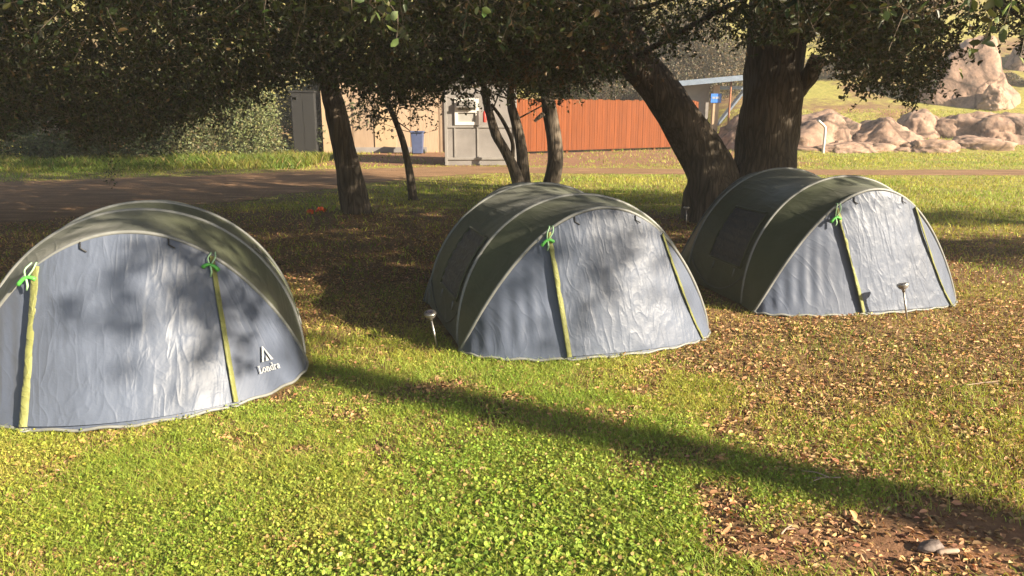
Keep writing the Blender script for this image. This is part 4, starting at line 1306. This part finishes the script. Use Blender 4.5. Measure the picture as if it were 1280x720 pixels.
# ------------------------------------------------------------------ small things on the ground
def scrap(label, u, v, Y, w, h, seed):
    p = at(u, v, Y)
    rs = np.random.default_rng(seed)
    g = 9
    k = np.linspace(-1, 1, g)
    A_, B_ = np.meshgrid(k, k)
    Z = .35 + .5 * rs.random((g, g)) - .3 * (A_ ** 2 + B_ ** 2)
    pts = np.stack([A_ * w / 2 * (1 + .25 * rs.normal(size=(g, g))), B_ * w * .3, np.maximum(Z * h, .01)], -1)
    uv = np.stack([A_, B_], -1)
    o = link('orange_scrap', grid_mesh('orange_scrap', pts, uv), M_orange_cloth, None, True)
    o.location = (p[0], Y, float(gz(p[0], Y))); tag(o, label, 'scrap', 'orange scraps by the curved trunk')
scrap('crumpled orange scrap nearer the curved oak trunk', 401, 264, 12.45, .15, .13, 1)
scrap('smaller crumpled orange scrap, left of its twin on the shaded ground', 388, 268, 12.2, .11, .12, 2)
p = at(1164, 688, 2.50)
bm = bmesh.new(); bmesh.ops.create_icosphere(bm, subdivisions=4, radius=1)
for v in bm.verts:
    q = v.co.copy(); v.co = Vector((q.x * .058 * (1 - .12 * q.z), q.y * .027, q.z * .020)) * (1 + .12 * mnoise.fractal(q * 1.5, 1, 2, 3))
    if q.x > .55: v.co.x -= .012 * (q.x - .55) * 3
o = bm_obj('wood_chunk', bm, M_plasticgrey, None, True); o.location = (p[0], 2.5, float(gz(p[0], 2.5)) + .022); o.rotation_euler = (0, R(-6), R(14))
tag(o, 'smooth grey brown wood chunk lying on bare soil at lower right', 'wood')
p = at(1185, 692, 2.47)
o = Acc().tube(spline(np.array([(-.042, 0, 0), (-.03, .002, .002), (0, 0, .003), (.03, -.003, .001), (.042, -.002, 0)]), 12), np.array([.004, .008, .0095, .01, .01, .01, .01, .01, .01, .0095, .008, .004]), 8).build('peeled_stick', M_paletwig)
o.location = (p[0], 2.47, float(gz(p[0], 2.47)) + .014); o.rotation_euler = (0, R(-4), R(8)); tag(o, 'short pale peeled stick beside the wood chunk', 'stick')
def twigs(label, u, v, Y, arms, r):
    p = at(u, v, Y); a = Acc()
    for pts in arms:
        s = spline(np.array(pts), 8); a.tube(s, np.linspace(r, r * .4, 8), 5)
    o = a.build('fallen_twig', M_paletwig); o.location = (p[0], Y, float(gz(p[0], Y)) + .012); tag(o, label, 'twig', 'fallen twigs on the leaf litter')
twigs('pale forked twig lying on leaf litter right of the long grass shadow', 1030, 606, 3.02, [((.07, 0, .02), (0, .005, .018), (-.09, -.005, .02)), ((.02, 0, .02), (-.03, .03, .03), (-.085, .055, .025)), ((-.01, 0, .02), (-.05, -.03, .025), (-.09, -.05, .02))], .0035)
twigs('short brown twig on bare soil left of the wood chunk', 982, 668, 2.6, [((-.03, -.03, .006), (0, 0, .012), (.04, .035, .008)), ((0, 0, .01), (.03, -.005, .015))], .0045)
twigs('thin twig among fallen leaves at the right edge', 1228, 470, 4.2, [((-.12, -.02, .01), (0, 0, .02), (.14, .05, .015)), ((.02, 0, .02), (.08, -.03, .03))], .004)

# ------------------------------------------------------------------ grass, clover and leaf litter (uncountable)
TENT = [(-2.423, 4.876, .338, 1.28), (.356, 5.878, .279, 1.1), (2.769, 6.907, .198, 1.04)]
def off_tents(x, y):
    k = np.ones(np.shape(x), bool)
    for tx, ty, a, d in TENT:
        c, s = math.cos(a), math.sin(a)
        lx_ = (x - tx) * c + (y - ty) * s; ly = -(x - tx) * s + (y - ty) * c
        k &= ~((np.abs(lx_) < .98) & (np.abs(ly) < .7 + (d - .68) * np.sqrt(np.maximum(0, 1 - (lx_ / .98) ** 2))))
    return k

def scatter(n, y0, y1, power=1.0, wide=.72, xoff=.4):
    """density falls with distance: y sampled so that nearer ground gets more"""
    u = rng.random(n)
    y = y0 * (y1 / y0) ** (u ** power)
    x = rng.uniform(-1, 1, n) * (wide * y + xoff)
    return x, y

def blades(name, x, y, h, w, base, lean=.5, patch_=None):
    n = len(x)
    z = gz(x, y)
    d = rng.normal(size=(n, 3)); d[:, 2] = 0; d = unit(d)
    a = rng.uniform(0, 2 * np.pi, n)
    X = np.stack([np.cos(a), np.sin(a), np.zeros(n)], -1) * w[:, None] * .5
    b = np.stack([x, y, z - .004], -1)
    m = b + d * (h * lean * .3)[:, None] + np.array([0, 0, 1]) * (h * .62)[:, None]
    t = b + d * (h * lean)[:, None] + np.array([0, 0, 1]) * h[:, None]
    V = np.stack([b - X, b + X, m + X * .7, t, m - X * .7], 1).reshape(-1, 3)
    o = np.arange(n)[:, None] * 5
    # quad + triangle as two quads (degenerate-free: use tip split)
    F_ = np.concatenate([o + np.array([0, 1, 2]), o + np.array([0, 2, 4]), o + np.array([4, 2, 3])])
    return np_mesh(name, V, F_, np.repeat(base, 5, 0))

def grasscol(x, y, n, k=1.0):
    m = fbm(x * 1.6, y * 1.6, 101); m2 = fbm(x * .7 + 4, y * .7, 111)
    a = np.array([.31, .34, .05]); b = np.array([.43, .40, .085]); g = np.array([.20, .33, .045])
    t = np.clip((m - .38) * 3.2, 0, 1)[:, None]; t2 = np.clip(np.clip((m2 - .45) * 4, 0, 1) + .8 * np.exp(-(((x - .1) / 1.0) ** 2 + ((y - 2.5) / .6) ** 2)), 0, 1)[:, None]
    c = a * (1 - t) + b * t
    c = c * (1 - t2 * .6) + g * t2 * .6
    c = c * (1 + .26 * rng.normal(size=(n, 1)).clip(-1.8, 2)) * (1 + .08 * rng.normal(size=(n, 3))) * k
    dry = rng.random(n) < .07
    c[dry] = np.array([.42, .29, .12]) * (1 + .25 * rng.normal(size=(dry.sum(), 1)))
    return np.clip(c, .01, .75)

# low clover and weeds near the camera
x, y = scatter(400000, 2.0, 6.6, 1.0)
g = g_green(x, y)
cl = fbm(x * 4.5, y * 4.5, 121)
k = (rng.random(len(x)) < (g ** 1.3) * (.35 + 1.3 * np.clip(cl - .22, 0, 1)) * (.5 + .5 * np.exp(-((x / 1.1) ** 2 + ((y - 2.6) / .9) ** 2)))) & off_tents(x, y)
x, y, g = x[k], y[k], g[k]
n = len(x)
hgt = rng.uniform(.006, .040, n) * (.5 + .8 * fbm(x * 3, y * 3, 131))
P = np.stack([x, y, gz(x, y) + hgt], -1)
D = rng.normal(size=(n, 3)) * np.array([1, 1, .35]) + np.array([0, 0, .25])
up = rng.normal(size=(n, 3)) * .9 + np.array([.25, -.25, .8])
LL = rng.uniform(.006, .0155, n) * (1 + .6 * np.exp(-((x / .8) ** 2 + ((y - 2.5) / .7) ** 2)))
tag(link('clover', leaf_mesh('clover', P, D, LL, LL * rng.uniform(.5, .95, n), grasscol(x, y, n, 1.0), .12, .12, up), M_grass), 'low bright green clover and small weeds carpeting the foreground', 'clover', kind='stuff')
# blades
x, y = scatter(380000, 2.0, 7.0, .9)
g = g_green(x, y)
k = (rng.random(len(x)) < g * .85 + .15 * sstep(2.8, 3.1, y)) & off_tents(x, y)
x, y = x[k], y[k]; n = len(x)
hgt = rng.uniform(.02, .055, n) * (.5 + fbm(x * 2.2, y * 2.2, 141))
near_b = blades('grass', x, y, hgt, rng.uniform(.002, .0042, n), grasscol(x, y, n, 1.05), .9)
tag(link('grass', near_b, M_grass), 'short yellowish green grass around the tents', 'grass', kind='stuff')
# middle and far turf
x, y = scatter(230000, 7.0, 40.0, .8, .78, 1.0)
g = g_green(x, y)
k = (rng.random(len(x)) < g) & off_tents(x, y) & (on_path(x, y) > -rng.exponential(.10 + .35 * sstep(-2, -6, x), len(x)) - 1.2 * np.clip(fbm(x * .8, y * 1.5, 155) - .52, 0, 1) * sstep(-2, -6, x) * 8)
x, y = x[k], y[k]; n = len(x)
hgt = rng.uniform(.02, .06, n) * (.5 + fbm(x * .8, y * .8, 151)) * (1 + .03 * y) * np.clip(.3 + on_path(x, y) * .4, .3, 1)
tag(link('field_grass', blades('field_grass', x, y, hgt, .003 + .0007 * y * rng.uniform(.7, 1.3, n), grasscol(x, y, n, .95), .9), M_grass), 'longer grass of the field beyond the tents and along the track', 'grass', kind='stuff')
# tall rank grass in front of the hedge
n = 26000
x = rng.uniform(-24, -6.4, n); y = rng.uniform(21.0, 26.6, n) + np.where(x > -10, 1.5, 0)
k = on_path(x, y) > .25
x, y = x[k], y[k]; n = len(x)
hgt = rng.uniform(.08, .42, n) * sstep(20.5, 24, y) * (.4 + fbm(x * .9, y * .9, 161))
tag(link('tall_grass', blades('tall_grass', x, y, hgt, rng.uniform(.02, .045, n), grasscol(x, y, n, .55) * np.array([.85, .9, .9]), .6), M_grass), 'tall rank grass at the foot of the hedge left of the beige building', 'grass', kind='stuff')
# leaf litter
x, y = scatter(250000, 2.0, 14.0, .95)
g = g_green(x, y)
lt = np.clip(1.05 - g * 1.02, 0, 1) * (.25 + 1.2 * np.clip(fbm(x * 2.6, y * 2.6, 171) - .2, 0, 1))
lt = np.where(x < .6, lt * .85 + .03, lt) * np.where((y < 2.9) & (g < .35), .5, 1)
k = (rng.random(len(x)) < lt) & off_tents(x, y) & (on_path(x, y) > 0)
x, y = x[k], y[k]; n = len(x)
P = np.stack([x, y, gz(x, y) + rng.uniform(.002, .014, n)], -1)
D = rng.normal(size=(n, 3)) * np.array([1, 1, .22]) + np.array([0, 0, .05])
up = rng.normal(size=(n, 3)) * .5 + np.array([0, 0, 1.0])
LL = .011 + .030 * rng.random(n) ** 1.7
c = np.array([.38, .232, .112]) * (1 + .27 * rng.normal(size=(n, 1)).clip(-1.7, 2.2)) * (1 + .1 * rng.normal(size=(n, 3)))
tag(link('leaf_litter', leaf_mesh('leaf_litter', P, D, LL, LL * rng.uniform(.38, .6, n), np.clip(c, .02, .7), .22, .3, up), M_litter), 'dry brown oak leaves scattered over soil under the trees', 'fallen leaves', kind='stuff')
HAZE = 0.0019  # haze added to veil the distance, mostly in place of lens glare
if HAZE:
    bm = bmesh.new(); box(bm, (0, 65, 14.5), (560, 390, 31))
    hm = bpy.data.materials.new('added_haze'); hm.use_nodes = True
    nt = hm.node_tree; nt.nodes.remove(nt.nodes['Principled BSDF'])
    v = nt.nodes.new('ShaderNodeVolumePrincipled')
    v.inputs['Density'].default_value = HAZE
    v.inputs['Color'].default_value = (.95, .92, .88, 1)
    v.inputs['Anisotropy'].default_value = 0.0
    nt.links.new(v.outputs[0], nt.nodes['Material Output'].inputs['Volume'])
    tag(bm_obj('haze', bm, hm), 'thin haze volume added as a veil, mostly standing in for lens glare', 'haze', kind='stuff')
print('clumps', len(VC), len(UC), 'verts', sum(len(m.vertices) for m in bpy.data.meshes))
